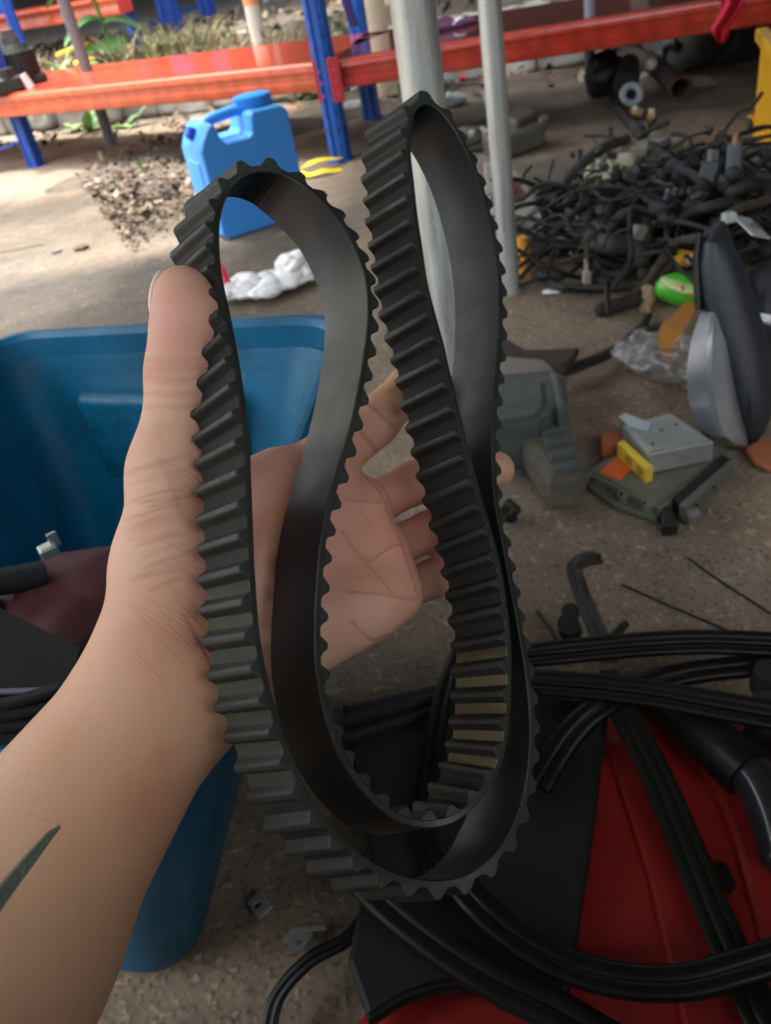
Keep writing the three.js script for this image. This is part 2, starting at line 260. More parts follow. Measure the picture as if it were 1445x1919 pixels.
// ================================================================ THE HAND
function surfaceNets(sdf, lo, hi, cell) {
  const n = [0, 1, 2].map((k) => Math.ceil((hi[k] - lo[k]) / cell) + 1), [nx, ny, nz] = n, D = new Float32Array(nx * ny * nz), B = 6;
  for (let z = 0; z < nz; z += B) for (let y = 0; y < ny; y += B) for (let x = 0; x < nx; x += B) {
    const d0 = sdf(lo[0] + (x + B / 2) * cell, lo[1] + (y + B / 2) * cell, lo[2] + (z + B / 2) * cell), far = Math.abs(d0) > B * cell * 1.25;
    for (let k = z; k < Math.min(nz, z + B); k++) for (let j = y; j < Math.min(ny, y + B); j++) for (let i = x; i < Math.min(nx, x + B); i++) D[(k * ny + j) * nx + i] = far ? d0 : sdf(lo[0] + i * cell, lo[1] + j * cell, lo[2] + k * cell);
  }
  const vid = new Int32Array(nx * ny * nz).fill(-1), pos = [], idx = [], at3 = (i, j, k) => (k * ny + j) * nx + i;
  for (let k = 0; k < nz - 1; k++) for (let j = 0; j < ny - 1; j++) for (let i = 0; i < nx - 1; i++) {
    let s = 0, sx = 0, sy = 0, sz = 0, c = 0; const v = [];
    for (let q = 0; q < 8; q++) { v[q] = D[at3(i + (q & 1), j + (q >> 1 & 1), k + (q >> 2))]; if (v[q] < 0) s++; }
    if (s === 0 || s === 8) continue;
    for (let a = 0; a < 8; a++) for (const e of [1, 2, 4]) { const b = a | e; if (b === a || (v[a] < 0) === (v[b] < 0)) continue; const t = v[a] / (v[a] - v[b]); sx += (a & 1) + (e === 1 ? t : 0); sy += (a >> 1 & 1) + (e === 2 ? t : 0); sz += (a >> 2) + (e === 4 ? t : 0); c++; }
    vid[at3(i, j, k)] = pos.length / 3; pos.push(lo[0] + (i + sx / c) * cell, lo[1] + (j + sy / c) * cell, lo[2] + (k + sz / c) * cell);
  }
  const nrm = new Float32Array(pos.length), h = cell * 0.35;
  for (let i = 0; i < pos.length; i += 3) for (let it = 0; it < 2; it++) {
    const [x, y, z] = [pos[i], pos[i + 1], pos[i + 2]]; let gx = sdf(x + h, y, z) - sdf(x - h, y, z), gy = sdf(x, y + h, z) - sdf(x, y - h, z), gz = sdf(x, y, z + h) - sdf(x, y, z - h); const l = Math.hypot(gx, gy, gz) || 1; gx /= l; gy /= l; gz /= l;
    if (it === 0) { const d = clamp(sdf(x, y, z), -cell * 0.6, cell * 0.6); pos[i] -= gx * d; pos[i + 1] -= gy * d; pos[i + 2] -= gz * d; } else { nrm[i] = gx; nrm[i + 1] = gy; nrm[i + 2] = gz; }
  }
  for (let k = 1; k < nz - 1; k++) for (let j = 1; j < ny - 1; j++) for (let i = 1; i < nx - 1; i++) {
    const a = D[at3(i, j, k)] < 0;
    const quad = (b, p, q, r, s) => { if (a === b) return; const f = [p, q, r, s].map((w) => vid[w]); if (f.some((w) => w < 0)) return; a ? idx.push(f[0], f[1], f[2], f[0], f[2], f[3]) : idx.push(f[0], f[2], f[1], f[0], f[3], f[2]); };
    quad(D[at3(i + 1, j, k)] < 0, at3(i, j - 1, k - 1), at3(i, j, k - 1), at3(i, j, k), at3(i, j - 1, k));
    quad(D[at3(i, j + 1, k)] < 0, at3(i - 1, j, k - 1), at3(i - 1, j, k), at3(i, j, k), at3(i, j, k - 1));
    quad(D[at3(i, j, k + 1)] < 0, at3(i - 1, j - 1, k), at3(i, j - 1, k), at3(i, j, k), at3(i - 1, j, k));
  }
  const g = new THREE.BufferGeometry(); g.setAttribute('position', new THREE.Float32BufferAttribute(pos, 3)); g.setAttribute('normal', new THREE.BufferAttribute(nrm, 3)); g.setIndex(idx); return g;
}
{
  const C = (x, y, d) => V((x - PW / 2) / FPX * d * KD, -(y - PH / 2) / FPX * d * KD, -d * KD);   // the hand is laid out in metres in the camera's own turn, then set in the world
  const cap = (a, b, ra, rb) => { const ab = b.clone().sub(a), l2 = ab.lengthSq(); return (x, y, z) => { const t = clamp(((x - a.x) * ab.x + (y - a.y) * ab.y + (z - a.z) * ab.z) / l2, 0, 1); return Math.hypot(x - a.x - ab.x * t, y - a.y - ab.y * t, z - a.z - ab.z * t) - ra - (rb - ra) * t; }; };
  const smin = (a, b, k) => { const h = Math.max(k - Math.abs(a - b), 0) / k; return Math.min(a, b) - h * h * k / 4; };
  const many = (fs, k) => (x, y, z) => { let d = 1; for (const f of fs) d = smin(d, f(x, y, z), k); return d; };
  const wrL = C(288, 1262, .260), wrR = C(330, 1318, .263);
  const arm = many([cap(C(-70, 1760, .246), wrL, .0320, .0190), cap(C(20, 1780, .250), wrR, .0310, .0190), cap(C(-260, 2200, .236), C(-70, 1760, .246), .037, .0320), cap(C(-190, 2230, .240), C(20, 1780, .250), .037, .0310)], .016);
  const palm = many([
    cap(wrL, C(320, 1060, .263), .0185, .0182), cap(C(320, 1060, .263), C(320, 885, .260), .0182, .0128),                 // ball of the thumb
    cap(C(341, 690, .259), C(320, 885, .260), .0102, .0128), cap(C(352, 595, .258), C(341, 690, .259), .0103, .0102), cap(C(341, 546, .258), C(352, 595, .258), .0082, .0103), // thumb
    cap(wrR, C(606, 866, .292), .0165, .0112), cap(C(340, 1230, .276), C(672, 950, .296), .0150, .0122), cap(C(350, 1260, .274), C(712, 1036, .297), .0155, .0118), cap(C(392, 1292, .272), C(736, 1112, .296), .0165, .0120),
    cap(C(325, 985, .270), C(520, 892, .288), .0115, .0108), cap(C(560, 1170, .280), C(690, 1130, .288), .012, .011)], .009);
  const finger = (pts, k = .004) => many(pts.slice(1).map((p, i) => cap(C(...pts[i]), C(...p), pts[i][3] ?? 0, p[3] ?? 0)).map((f, i) => { const a = pts[i], b = pts[i + 1]; return cap(C(a[0], a[1], a[2]), C(b[0], b[1], b[2]), a[3], b[3]); }), k);
  const fingers = [
    finger([[614, 866, .296, .0105], [700, 792, .314, .0096], [772, 722, .322, .0086], [850, 745, .336, .0080], [900, 800, .342, .0070]]),
    finger([[690, 948, .310, .0095], [775, 905, .322, .0086], [860, 886, .334, .0082], [930, 880, .337, .0080]]),
    finger([[730, 1028, .310, .0088], [805, 996, .322, .0081], [870, 985, .332, .0078], [914, 975, .336, .0070]]),
    finger([[752, 1106, .308, .0084], [818, 1082, .318, .0074], [862, 1062, .327, .0070], [890, 1045, .332, .0064]])];
  const f = (x, y, z) => { let d = smin(arm(x, y, z), palm(x, y, z), .016), e = 1; for (const q of fingers) e = smin(e, q(x, y, z), .0015); return smin(d, e, .004); };
  const g = surfaceNets(f, [-0.30, -0.345, -0.39], [0.075, 0.105, -0.19], 0.0017);
  // uv in metres over the flat of the hand
  const o = C(300, 1290, .262), eu = C(672, 950, .296).sub(o).normalize(), en = C(606, 866, .292).sub(o).cross(C(736, 1112, .296).sub(o)).normalize(), ev = en.clone().cross(eu).normalize(), S = 0.46;
  const uvOf = (v) => { const q = v.clone().sub(o); return [q.dot(eu) / S + 0.62, q.dot(ev) / S + 0.5]; };
  { const p = g.attributes.position, uv = new Float32Array(p.count * 2), w = V(0, 0, 0); for (let i = 0; i < p.count; i++) { const q = uvOf(w.set(p.getX(i), p.getY(i), p.getZ(i))); uv[i * 2] = q[0]; uv[i * 2 + 1] = q[1]; } g.setAttribute('uv', new THREE.BufferAttribute(uv, 2)); }
  const N = 2048, cc = document.createElement('canvas'), cb = document.createElement('canvas'); cc.width = cc.height = cb.width = cb.height = N;
  const kc = cc.getContext('2d'), kb = cb.getContext('2d'), XY = (x, y, d) => { const q = uvOf(C(x, y, d)); return [q[0] * N, (1 - q[1]) * N]; };
  kc.fillStyle = 'rgb(197,156,133)'; kc.fillRect(0, 0, N, N); kb.fillStyle = 'rgb(128,128,128)'; kb.fillRect(0, 0, N, N);
  const blot = (x, y, d, r, c) => { const [u, v] = XY(x, y, d), gr = kc.createRadialGradient(u, v, 0, u, v, r * N / S); gr.addColorStop(0, c); gr.addColorStop(1, c.replace(/[\d.]+\)$/, '0)')); kc.fillStyle = gr; kc.fillRect(u - r * N / S, v - r * N / S, 2 * r * N / S, 2 * r * N / S); };
  for (let i = 0; i < 900; i++) { kc.fillStyle = ['rgba(150,95,70,0.05)', 'rgba(225,180,150,0.05)', 'rgba(190,110,100,0.04)'][i % 3]; kc.beginPath(); kc.arc(rnd() * N, rnd() * N, rr(5, 45), 0, 7); kc.fill(); }
  for (let i = 0; i < 5000; i++) { kc.fillStyle = i % 2 ? 'rgba(140,85,60,0.10)' : 'rgba(235,195,170,0.10)'; kc.fillRect(rnd() * N, rnd() * N, rr(1, 3), rr(1, 3)); }
  // pinker palm and thumb, tanned forearm
  blot(700, 1010, .286, .055, 'rgba(205,125,108,0.40)'); blot(560, 960, .28, .05, 'rgba(200,120,110,0.30)'); blot(345, 600, .25, .022, 'rgba(205,125,120,0.35)'); blot(820, 960, .31, .04, 'rgba(190,105,95,0.40)');
  blot(40, 1700, .225, .10, 'rgba(172,134,94,0.50)'); blot(230, 1420, .235, .06, 'rgba(176,118,78,0.30)'); blot(360, 1180, .25, .03, 'rgba(180,100,75,0.30)'); blot(700, 1230, .28, .035, 'rgba(225,190,170,0.35)');
  blot(520, 965, .278, .006, 'rgba(200,150,80,0.6)'); blot(512, 1010, .278, .005, 'rgba(190,140,75,0.5)'); blot(506, 1060, .278, .006, 'rgba(140,70,40,0.5)'); blot(745, 715, .305, .012, 'rgba(225,180,110,0.6)');
  const line = (pts, w, c, b) => { for (const [k, st, ww] of [[kc, `rgba(150,85,62,${c * .30})`, w * 3.2], [kc, `rgba(120,62,45,${c * .32})`, w], [kb, `rgba(0,0,0,${b * .7})`, w * 1.6]]) { k.strokeStyle = st; k.lineWidth = ww; k.lineCap = 'round'; k.beginPath(); const q = pts.map((p) => XY(...p)); k.moveTo(...q[0]); for (let i = 1; i < q.length - 1; i++) k.quadraticCurveTo(...q[i], (q[i][0] + q[i + 1][0]) / 2, (q[i][1] + q[i + 1][1]) / 2); k.lineTo(...q[q.length - 1]); k.stroke(); } };
  const dT = (y) => y < 900 ? .247 : .243;
  for (const [y, s] of [[672, 14], [690, 8], [704, 18], [735, 10], [760, 4]]) line([[268, y, .25], [320, y + s, .248], [402, y - 6, .25]], 4, .22, .35);
  for (let i = 0; i < 34; i++) { const y = rr(880, 1130), x = rr(235, 290), l = rr(60, 150), s = rr(-0.42, -0.15); line([[x, y, dT(y)], [x + l * .5, y + s * l * .5 + rr(-6, 6), dT(y)], [x + l, y + s * l, dT(y)]], rr(1.5, 3.5), rr(.08, .2), rr(.15, .4)); }
  for (let i = 0; i < 10; i++) { const y = 895 + i * 9; line([[300 + i * 4, y - 30, .247], [350, y - 20 + i * 3, .247], [392, y + 12, .249]], 3, .16, .35); }
  for (let i = 0; i < 40; i++) { const x = rr(230, 380), y = rr(980, 1250), l = rr(30, 90), s = rr(.3, 1.1); line([[x, y, .243], [x + l * .5, y + s * l * .5, .243], [x + l, y + s * l, .245]], rr(1, 2.5), rr(.05, .12), rr(.1, .28)); }
  for (const pts of [[[645, 935, .284], [690, 940, .285], [718, 938, .287]], [[638, 1000, .284], [680, 1050, .284], [722, 1110, .286]], [[690, 1052, .285], [730, 1020, .287], [765, 1018, .288]], [[640, 1108, .282], [700, 1112, .284], [776, 1124, .288]], [[690, 880, .287], [730, 940, .289], [762, 1040, .29], [780, 1120, .29]],
    [[600, 830, .285], [560, 900, .282], [525, 1000, .278], [520, 1130, .275], [560, 1260, .27]], [[470, 840, .276], [520, 850, .28], [590, 812, .285]], [[640, 1165, .282], [690, 1210, .28], [730, 1190, .284]]]) line(pts, 3.2, .34, .55);
  for (const pts of [[[694, 742, .302], [712, 775, .303], [752, 800, .306]], [[676, 812, .298], [700, 840, .3], [728, 846, .302]]]) line(pts, 5, .55, .8);
  for (let i = 0; i < 26; i++) { const x = rr(610, 770), y = rr(900, 1230), l = rr(20, 60), s = rr(-.8, 1.2); line([[x, y, .285], [x + l * .5, y + s * l * .5 + 4, .285], [x + l, y + s * l, .285]], rr(1, 2), rr(.06, .14), rr(.1, .3)); }
  for (let i = 0; i < 6; i++) line([[345 + i * 9, 1150 + i * 15, .245], [368 + i * 7, 1178 + i * 16, .246], [400 + i * 4, 1215 + i * 14, .249]], 3, .2, .35);
  for (let i = 0; i < 5200; i++) { const x = rnd() * N, y = rnd() * N, a = (rnd() < .5 ? .5 : 2.2) + rr(-.4, .4), l = rr(8, 26); for (const [k, st] of [[kc, `rgba(${rnd() < .6 ? '130,78,58' : '235,195,168'},${rr(.04, .13)})`], [kb, `rgba(0,0,0,${rr(.05, .16)})`]]) { k.strokeStyle = st; k.lineWidth = rr(.8, 1.8); k.beginPath(); k.moveTo(x, y); k.lineTo(x + l * Math.cos(a), y + l * Math.sin(a)); k.stroke(); } }
  for (let i = 0; i < 260; i++) { const gx = rnd() * N, gy = rnd() * N, r = rr(18, 80), gr = kc.createRadialGradient(gx, gy, 0, gx, gy, r), c = ['170,95,80', '215,165,125', '150,100,75', '205,130,115'][i % 4]; gr.addColorStop(0, `rgba(${c},${rr(.10, .28)})`); gr.addColorStop(1, `rgba(${c},0)`); kc.fillStyle = gr; kc.fillRect(gx - r, gy - r, 2 * r, 2 * r); }
  // pores, and the dark green tattoo stroke on the forearm
  for (let i = 0; i < 60000; i++) { const b = rnd() < .5; kb.fillStyle = b ? 'rgba(0,0,0,0.09)' : 'rgba(255,255,255,0.07)'; kb.beginPath(); kb.arc(rnd() * N, rnd() * N, rr(.8, 1.8), 0, 7); kb.fill(); }
  { const a = [[112, 1554, .226], [96, 1568, .225], [60, 1610, .224], [0, 1680, .223], [-60, 1755, .222]], wd = [2.5, 7, 11, 15, 18]; for (let e = 0; e < 7; e++) { const q = 1.25 - e * .10, off = (e - 3) * .6; const Lq = a.map((p, i) => XY(p[0] - wd[i] * .75 * q + off, p[1] - wd[i] * .62 * q, p[2])), Rq = a.map((p, i) => XY(p[0] + wd[i] * .75 * q + off, p[1] + wd[i] * .62 * q, p[2])).reverse(); kc.fillStyle = `rgba(38,54,46,${.12 + e * .07})`; kc.beginPath(); [...Lq, ...Rq].forEach((v, i) => i ? kc.lineTo(...v) : kc.moveTo(...v)); kc.closePath(); kc.fill(); }
    for (let i = 0; i < 700; i++) { const t = rnd(), k = rr(-1, 1), px = lerp(112, -60, t), py = lerp(1554, 1755, t), [u, v] = XY(px + k * 16 * t * .75, py + k * 16 * t * .62, .224); kc.fillStyle = i % 2 ? 'rgba(190,145,110,.06)' : 'rgba(25,38,32,.07)'; kc.fillRect(u, v, rr(1, 4), rr(1, 4)); } }
  const tc = new THREE.CanvasTexture(cc), tb = new THREE.CanvasTexture(cb); tc.colorSpace = THREE.SRGBColorSpace;
  const skin = new THREE.MeshPhysicalMaterial({ map: tc, bumpMap: tb, bumpScale: 0.00095, roughness: 0.55, specularIntensity: 0.7, sheen: 0.25, sheenRoughness: 0.5, sheenColor: new THREE.Color(0.5, 0.25, 0.18) });
  const person = thing('person', 'bare left forearm with a dark tattoo stroke, open palm and thumb holding up the belt', 'person', at(300, 1290, .278));
  g.applyMatrix4(CAMM); wpart(person, 'forearm_and_hand', g, skin);
  // the rest of the crouching photographer, outside the frame, added with a seat block to shade the floor: trunk, head, thighs and shins in dark clothes
  const W = (a, b, ra, rb) => cap(V(...a), V(...b), ra, rb);
  const bodyF = many([W([-.07, .20, .42], [-.08, .45, .36], .14, .14), W([.07, .20, .42], [.08, .45, .36], .14, .14), W([-.08, .45, .36], [-.08, .66, .28], .14, .13), W([.08, .45, .36], [.08, .66, .28], .14, .13), W([-.19, .70, .28], [.19, .70, .28], .065, .065), W([0, .72, .26], [0, .82, .22], .055, .06), W([-.10, .22, .36], [-.35, .36, -.06], .125, .115), W([.10, .22, .36], [.43, .34, -.02], .125, .105), W([-.35, .36, -.06], [-.31, .07, -.10], .115, .10), W([.43, .34, -.02], [.40, .07, .02], .105, .09), W([.40, .06, .02], [.42, .05, -.08], .08, .06), W([-.30, .06, -.09], [-.30, .05, -.14], .09, .07), W([-.14, .22, .12], [.14, .22, .12], .10, .10), W([-.12, .10, .34], [.12, .10, .34], .16, .16), W([-.06, .20, .30], [.06, .20, .30], .12, .12)], .05);
  const EL = at(-225, 2215, .252);
  wpart(person, 'sleeve', surfaceNets(many([cap(EL, V(-.21, .70, .28), .048, .062)], .02), [-.62, .0, -.25], [0, .9, .5], .010), M(.03, .032, .04, .85));
  wpart(person, 'unseen_body', surfaceNets(bodyF, [-.6, -.02, -.26], [.62, 1.0, .66], .012), M(.03, .032, .04, .85));
  wpart(person, 'head', surfaceNets(many([W([0, .90, .20], [0, .86, .16], .095, .075)], .02), [-.2, .7, -.02], [.2, 1.05, .35], .010), M(.42, .27, .19, .6));
  // thumbnail on the far left side of the thumb tip
  const nail = new THREE.SphereGeometry(1, 24, 16).scale(.0058, .0016, .0090);
  const nN = V(-0.93, 0.16, -0.30).normalize(), nL = V(0.10, 0.98, 0).normalize(), nX = nN.clone().cross(nL).normalize(), nZ = nX.clone().cross(nN);
  nail.applyMatrix4(new THREE.Matrix4().makeBasis(nX, nN, nZ).setPosition(C(344, 560, .2585).addScaledVector(nN, .0094))).applyMatrix4(CAMM);
  wpart(person, 'thumbnail', nail, M(.80, .68, .58, .35));
}

// ================================================================ THE SETTING
const T_ground = tex(1024, (u, v) => {
  const big = fbm(u, v, 3, 5, 41), mid = fbm(u, v, 24, 4, 47), sp = vn(u * 230, v * 230, 230, 51), sp2 = vn(u * 120, v * 120, 120, 57), dark = vn(u * 300, v * 300, 300, 61);
  let k = 0.62 + 0.55 * (big - 0.42) + 0.34 * (mid - 0.5); if (sp > 0.80) k += 0.55 * (sp - 0.80) / 0.2; if (sp2 > 0.86) k += 0.35; if (dark > 0.78) k *= 0.62; const t = 0.5 + (mid - 0.5) * 0.6;
  return [k * 0.305, k * lerp(0.242, 0.262, t), k * lerp(0.180, 0.212, t)];
}, true);
const T_groundB = tex(1024, (u, v) => { const a = vn(u * 230, v * 230, 230, 51), b = fbm(u, v, 60, 3, 67), c = vn(u * 120, v * 120, 120, 57); return clamp(0.35 + 0.35 * a + 0.4 * (b - 0.5) + (c > 0.86 ? 0.2 : 0), 0, 1); }, false);
const T_dirt = tex(512, (u, v) => { const a = fbm(u, v, 8, 5, 71), b = vn(u * 90, v * 90, 90, 73); const k = 0.5 + 0.9 * (a - 0.4) + 0.25 * (b - 0.5); return [k * 0.155, k * 0.120, k * 0.088]; }, true);
{
  // one sheet to the horizon, finest near the camera, with oil and mud stains of its own
  const n = 240, g = new THREE.PlaneGeometry(2, 2, n, n).rotateX(-Math.PI / 2), p = g.attributes.position, uv = g.attributes.uv, c = new Float32Array(p.count * 3), w = (t) => t * .9 + Math.sign(t) * Math.pow(Math.abs(t), 3) * 4 + Math.sign(t) * Math.pow(Math.abs(t), 14) * 60;
  for (let i = 0; i < p.count; i++) {
    const x = w(p.getX(i)), z = w(p.getZ(i)) - 1.0; p.setXYZ(i, x, 0, z); uv.setXY(i, x / 0.9, -z / 0.9);
    const a = fbm((x + 31) / 64, (z + 31) / 64, 26, 5, 101), b = fbm((x + 31) / 64, (z + 31) / 64, 150, 5, 107), k = clamp(1.05 - .45 * sstep(.45, .65, a) - .40 * sstep(.50, .68, b) + .25 * (0.5 - b), .35, 1.2), mud = sstep(.4, .65, fbm((x + 31) / 64, (z + 31) / 64, 70, 4, 111));
    c.set([k * lerp(1, .98, mud), k * lerp(1, .90, mud), k * lerp(1, .80, mud)], i * 3);
  }
  g.setAttribute('color', new THREE.BufferAttribute(c, 3)); g.computeVertexNormals();
  struct('ground', g, new THREE.MeshStandardMaterial({ vertexColors: true, map: T_ground, bumpMap: T_groundB, bumpScale: 0.003, roughness: 0.93 }));
}
// a low line of rough white blocks with a bank of soil behind it
const W0 = V(-4.6, 0, -6.05), W1 = V(4.4, 0, -1.95), WD = W1.clone().sub(W0).normalize(), WN = V(WD.z, 0, -WD.x).normalize();   // WN points towards the camera or away, fixed below
if (WN.z > 0) WN.multiplyScalar(-1);
const onWall = (x) => W0.clone().addScaledVector(WD, (x - W0.x) / WD.x);
{
  const wall = thing('block_wall', 'low retaining wall of rough pale stones below the long orange shelf', 'wall', onWall(0));
  const stoneM = [[.52, .50, .45], [.44, .43, .39], [.60, .58, .53], [.36, .36, .33]].map((c) => M(...c, .95, { map: rep(T_grimeC, 1.6), bumpMap: rep(T_grime, 3), bumpScale: .004 }));
  const ang = Math.atan2(-WD.z, WD.x);
  const shapes = [0, 1, 2, 3, 4].map((s) => boxuv(crumple(new THREE.BoxGeometry(1, 1, 1, 5, 5, 4), 0.10, 3.1, s * 7), .3));
  for (let row = 0; row < 2; row++) for (let x = -2.9 + row * 0.07, n = 0; x < 1.75; n++) {
    const w = rr(.10, .21), p = onWall(x + w * WD.x / 2).addScaledVector(WN, 0.02 + rr(-.012, .012)).setY(.055 + row * .105 + rr(-.01, .006)).sub(wall.position);
    const o = part(wall, 'stone_' + String(row * 200 + n).padStart(3, '0'), shapes[(n + row * 2) % 5], stoneM[Math.floor(rnd() * 4)]);
    o.position.copy(p); o.rotation.set(rr(-.06, .06), ang + rr(-.06, .06), rr(-.07, .07)); o.scale.set(w * .97, rr(.10, .125), .13); x += w * WD.x;
  }
  wpart(wall, 'mortar', bar(W0.clone().addScaledVector(WN, .05).setY(.10), W1.clone().addScaledVector(WN, .05).setY(.10), .10, .20), dirty(.22, .20, .17, .95, 2));
  // soil bank behind
  const nx = 120, nz = 14, pos = [], uv = [], idx = [];
  for (let j = 0; j <= nz; j++) for (let i = 0; i <= nx; i++) { const p = W0.clone().lerp(W1, i / nx).addScaledVector(WN, .06 + j * .12), e = j === 0 || j === nz ? 0 : 1; p.y = .195 + e * .10 * (fbm(i * .09, j * .11, 997, 3, 81) - .35) + e * .05 * rnd() - (j === nz ? .1 : 0); pos.push(p.x, p.y, p.z); uv.push(p.x * .9, p.z * .9); }
  for (let j = 0; j < nz; j++) for (let i = 0; i < nx; i++) { const a = j * (nx + 1) + i; idx.push(a, a + 1, a + nx + 1, a + 1, a + nx + 2, a + nx + 1); }
  const g = new THREE.BufferGeometry(); g.setAttribute('position', new THREE.Float32BufferAttribute(pos, 3)); g.setAttribute('uv', new THREE.Float32BufferAttribute(uv, 2)); g.setIndex(idx); g.computeVertexNormals();
  struct('soil_bank', g, new THREE.MeshStandardMaterial({ map: T_dirt, roughness: 1, bumpMap: T_grime, bumpScale: .01 }));
  // grey concrete floor of the shed beyond and its dark back wall
  const fl = new THREE.Shape([V(0, 0), V(1, 0), V(1, 1), V(0, 1)].map((q) => { const p = W0.clone().addScaledVector(WD, lerp(-14, 22, q.x)).addScaledVector(WN, lerp(1.62, 16, q.y)); return new THREE.Vector2(p.x, -p.z); }));
  struct('shed_floor', boxuv(new THREE.ExtrudeGeometry(fl, { depth: .19, bevelEnabled: false }).rotateX(-Math.PI / 2), 1), M(.30, .31, .30, .8, { map: rep(T_grimeC, .6), bumpMap: rep(T_fine, 6), bumpScale: .001 }));
  const bw = (a, b, o, h, y0 = 0) => bar(W0.clone().addScaledVector(WD, a).addScaledVector(WN, o).setY(y0 + h / 2), W0.clone().addScaledVector(WD, b).addScaledVector(WN, o).setY(y0 + h / 2), .15, h);
  struct('shed_wall', [bw(-14, 22, 7.0, 4.2)], dirty(.06, .055, .05, .95, .5));
}
{
  const rib = (x0, x1, z0, z1, y0, y1, m) => { // corrugated metal sheet roof
    const n = 160, prof = []; for (let i = 0; i <= n; i++) { const t = i / n; prof.push([lerp(x0, x1, t), .012 * Math.sin(t * (x1 - x0) / .076 * 2 * Math.PI)]); }
    const pos = [], idx = []; for (const [z, y] of [[z0, y0], [z1, y1]]) for (const [x, h] of prof) pos.push(x, y + h, z, x, y + h + .004, z);
    const k = prof.length * 2; for (let i = 0; i < prof.length - 1; i++) { const a = i * 2; idx.push(a, a + 2, a + k, a + 2, a + k + 2, a + k, a + 1, a + k + 1, a + 3, a + 3, a + k + 1, a + k + 3); }
    const g = new THREE.BufferGeometry(); g.setAttribute('position', new THREE.Float32BufferAttribute(pos, 3)); g.setIndex(idx); g.computeVertexNormals(); return g; };
  const tin = M(.10, .105, .11, .6, { metalness: .3 });
  struct('added_roof', rib(-1.35, 7, -2.4, 0.75, 1.40, 1.55), tin);  // unseen roof, added and sized to keep the foreground in shade
  struct('added_roof', rib(-.75, 7, -4.9, -2.42, 2.35, 2.2), tin);  // second unseen sheet, added so the sun reaches only the far left ground
  struct('shed_roof', rib(-9, 9, -16, -5.35, 2.6, 2.3), tin);
  struct('wall', [box(9, 1.0, .12, -.5, .5, 1.6), box(.12, 3, 6, 3.2, 1.5, -1.2)], dirty(.14, .13, .12, .9, .5));  // added out of view to cut low light from behind and the right
}
// cracked joint in the concrete and the damp dirt by the shelf foot
const ORANGE = M(.66, .112, .037, .26, { map: rep(T_grimeC, 7), clearcoat: .5, clearcoatRoughness: .15 }), ORANGE2 = M(.55, .085, .045, .22, { clearcoat: .6, clearcoatRoughness: .12 }), RED_ORANGE = M(.64, .065, .037, .2, { map: rep(T_grimeC, 7), clearcoat: .8, clearcoatRoughness: .1 });
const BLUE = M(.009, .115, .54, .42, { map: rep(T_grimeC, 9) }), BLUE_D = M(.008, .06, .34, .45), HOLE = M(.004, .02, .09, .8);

// ================================================================ RACKS
const P0 = G(641, 300), LP = V(-1.10, 0, -3.62), RP = V(1.62, 0, -2.27);           // front uprights: middle, left back, far right end
function upright(parent, foot, h, dir, m = BLUE, y0 = 0, w = .055, dpt = .04) {
  const up = V(0, 1, 0), a = foot.clone().setY(y0), b = foot.clone().setY(y0 + h), x = dir.clone().setY(0).normalize().negate(), z = up.clone().cross(x);
  const s = new THREE.Shape(), W = w / 2, D = dpt / 2, q = .0035; // open channel with folded lips
  [[-W, -D], [-W, D], [-W * .45, D + q * 2], [-W * .3, D], [W * .3, D], [W * .45, D + q * 2], [W, D], [W, -D], [W - q, -D], [W - q, D - q], [-W + q, D - q], [-W + q, -D]].forEach(([u, v], i) => i ? s.lineTo(u, v) : s.moveTo(u, v));
  const g = new THREE.ExtrudeGeometry(s, { depth: h, bevelEnabled: false }).applyMatrix4(new THREE.Matrix4().makeBasis(x, z, up).setPosition(a));
  const o = wpart(parent, 'upright', g, m);
  const hs = []; for (let y = .04; y < h - .03; y += .05) for (const sx of [-.62, .62]) hs.push(new THREE.BoxGeometry(.006, .017, .001).applyMatrix4(new THREE.Matrix4().makeBasis(x, up, z).setPosition(a.clone().addScaledVector(up, y).addScaledVector(x, sx * W).addScaledVector(z, D + q * 1.1))));
  if (hs.length) { const k = wpart(parent, 'slot_holes', join(hs), HOLE); k.userData.kind = 'stuff'; }
  wpart(parent, 'foot_plate', bar(a.clone().addScaledVector(x, -W - .008).setY(y0 + .003), a.clone().addScaledVector(x, W + .008).setY(y0 + .003), .06, .005, V(0, 1, 0)), m);
  return o;
}
function beam(parent, a, b, top, h, m, t = .04) { // stepped shelf beam: two folds along the front
  const dir = b.clone().sub(a).setY(0).normalize();
  const prof = [[0, 0], [0, -h], [-t, -h], [-t, -h * .04], [-t * .75, 0]].map(([u, v]) => [u, v]);
  const f = [[-.002, 0], [.004, -.006], [.004, -h * .30], [-.004, -h * .36], [-.004, -h * .60], [.004, -h * .66], [.004, -h + .004], [0, -h], [-t, -h], [-t, 0]];
  return wpart(parent, 'beam', sweep([a.clone().setY(top), a.clone().lerp(b, .5).setY(top), b.clone().setY(top)], f, V(0, 1, 0), 2), m);
}
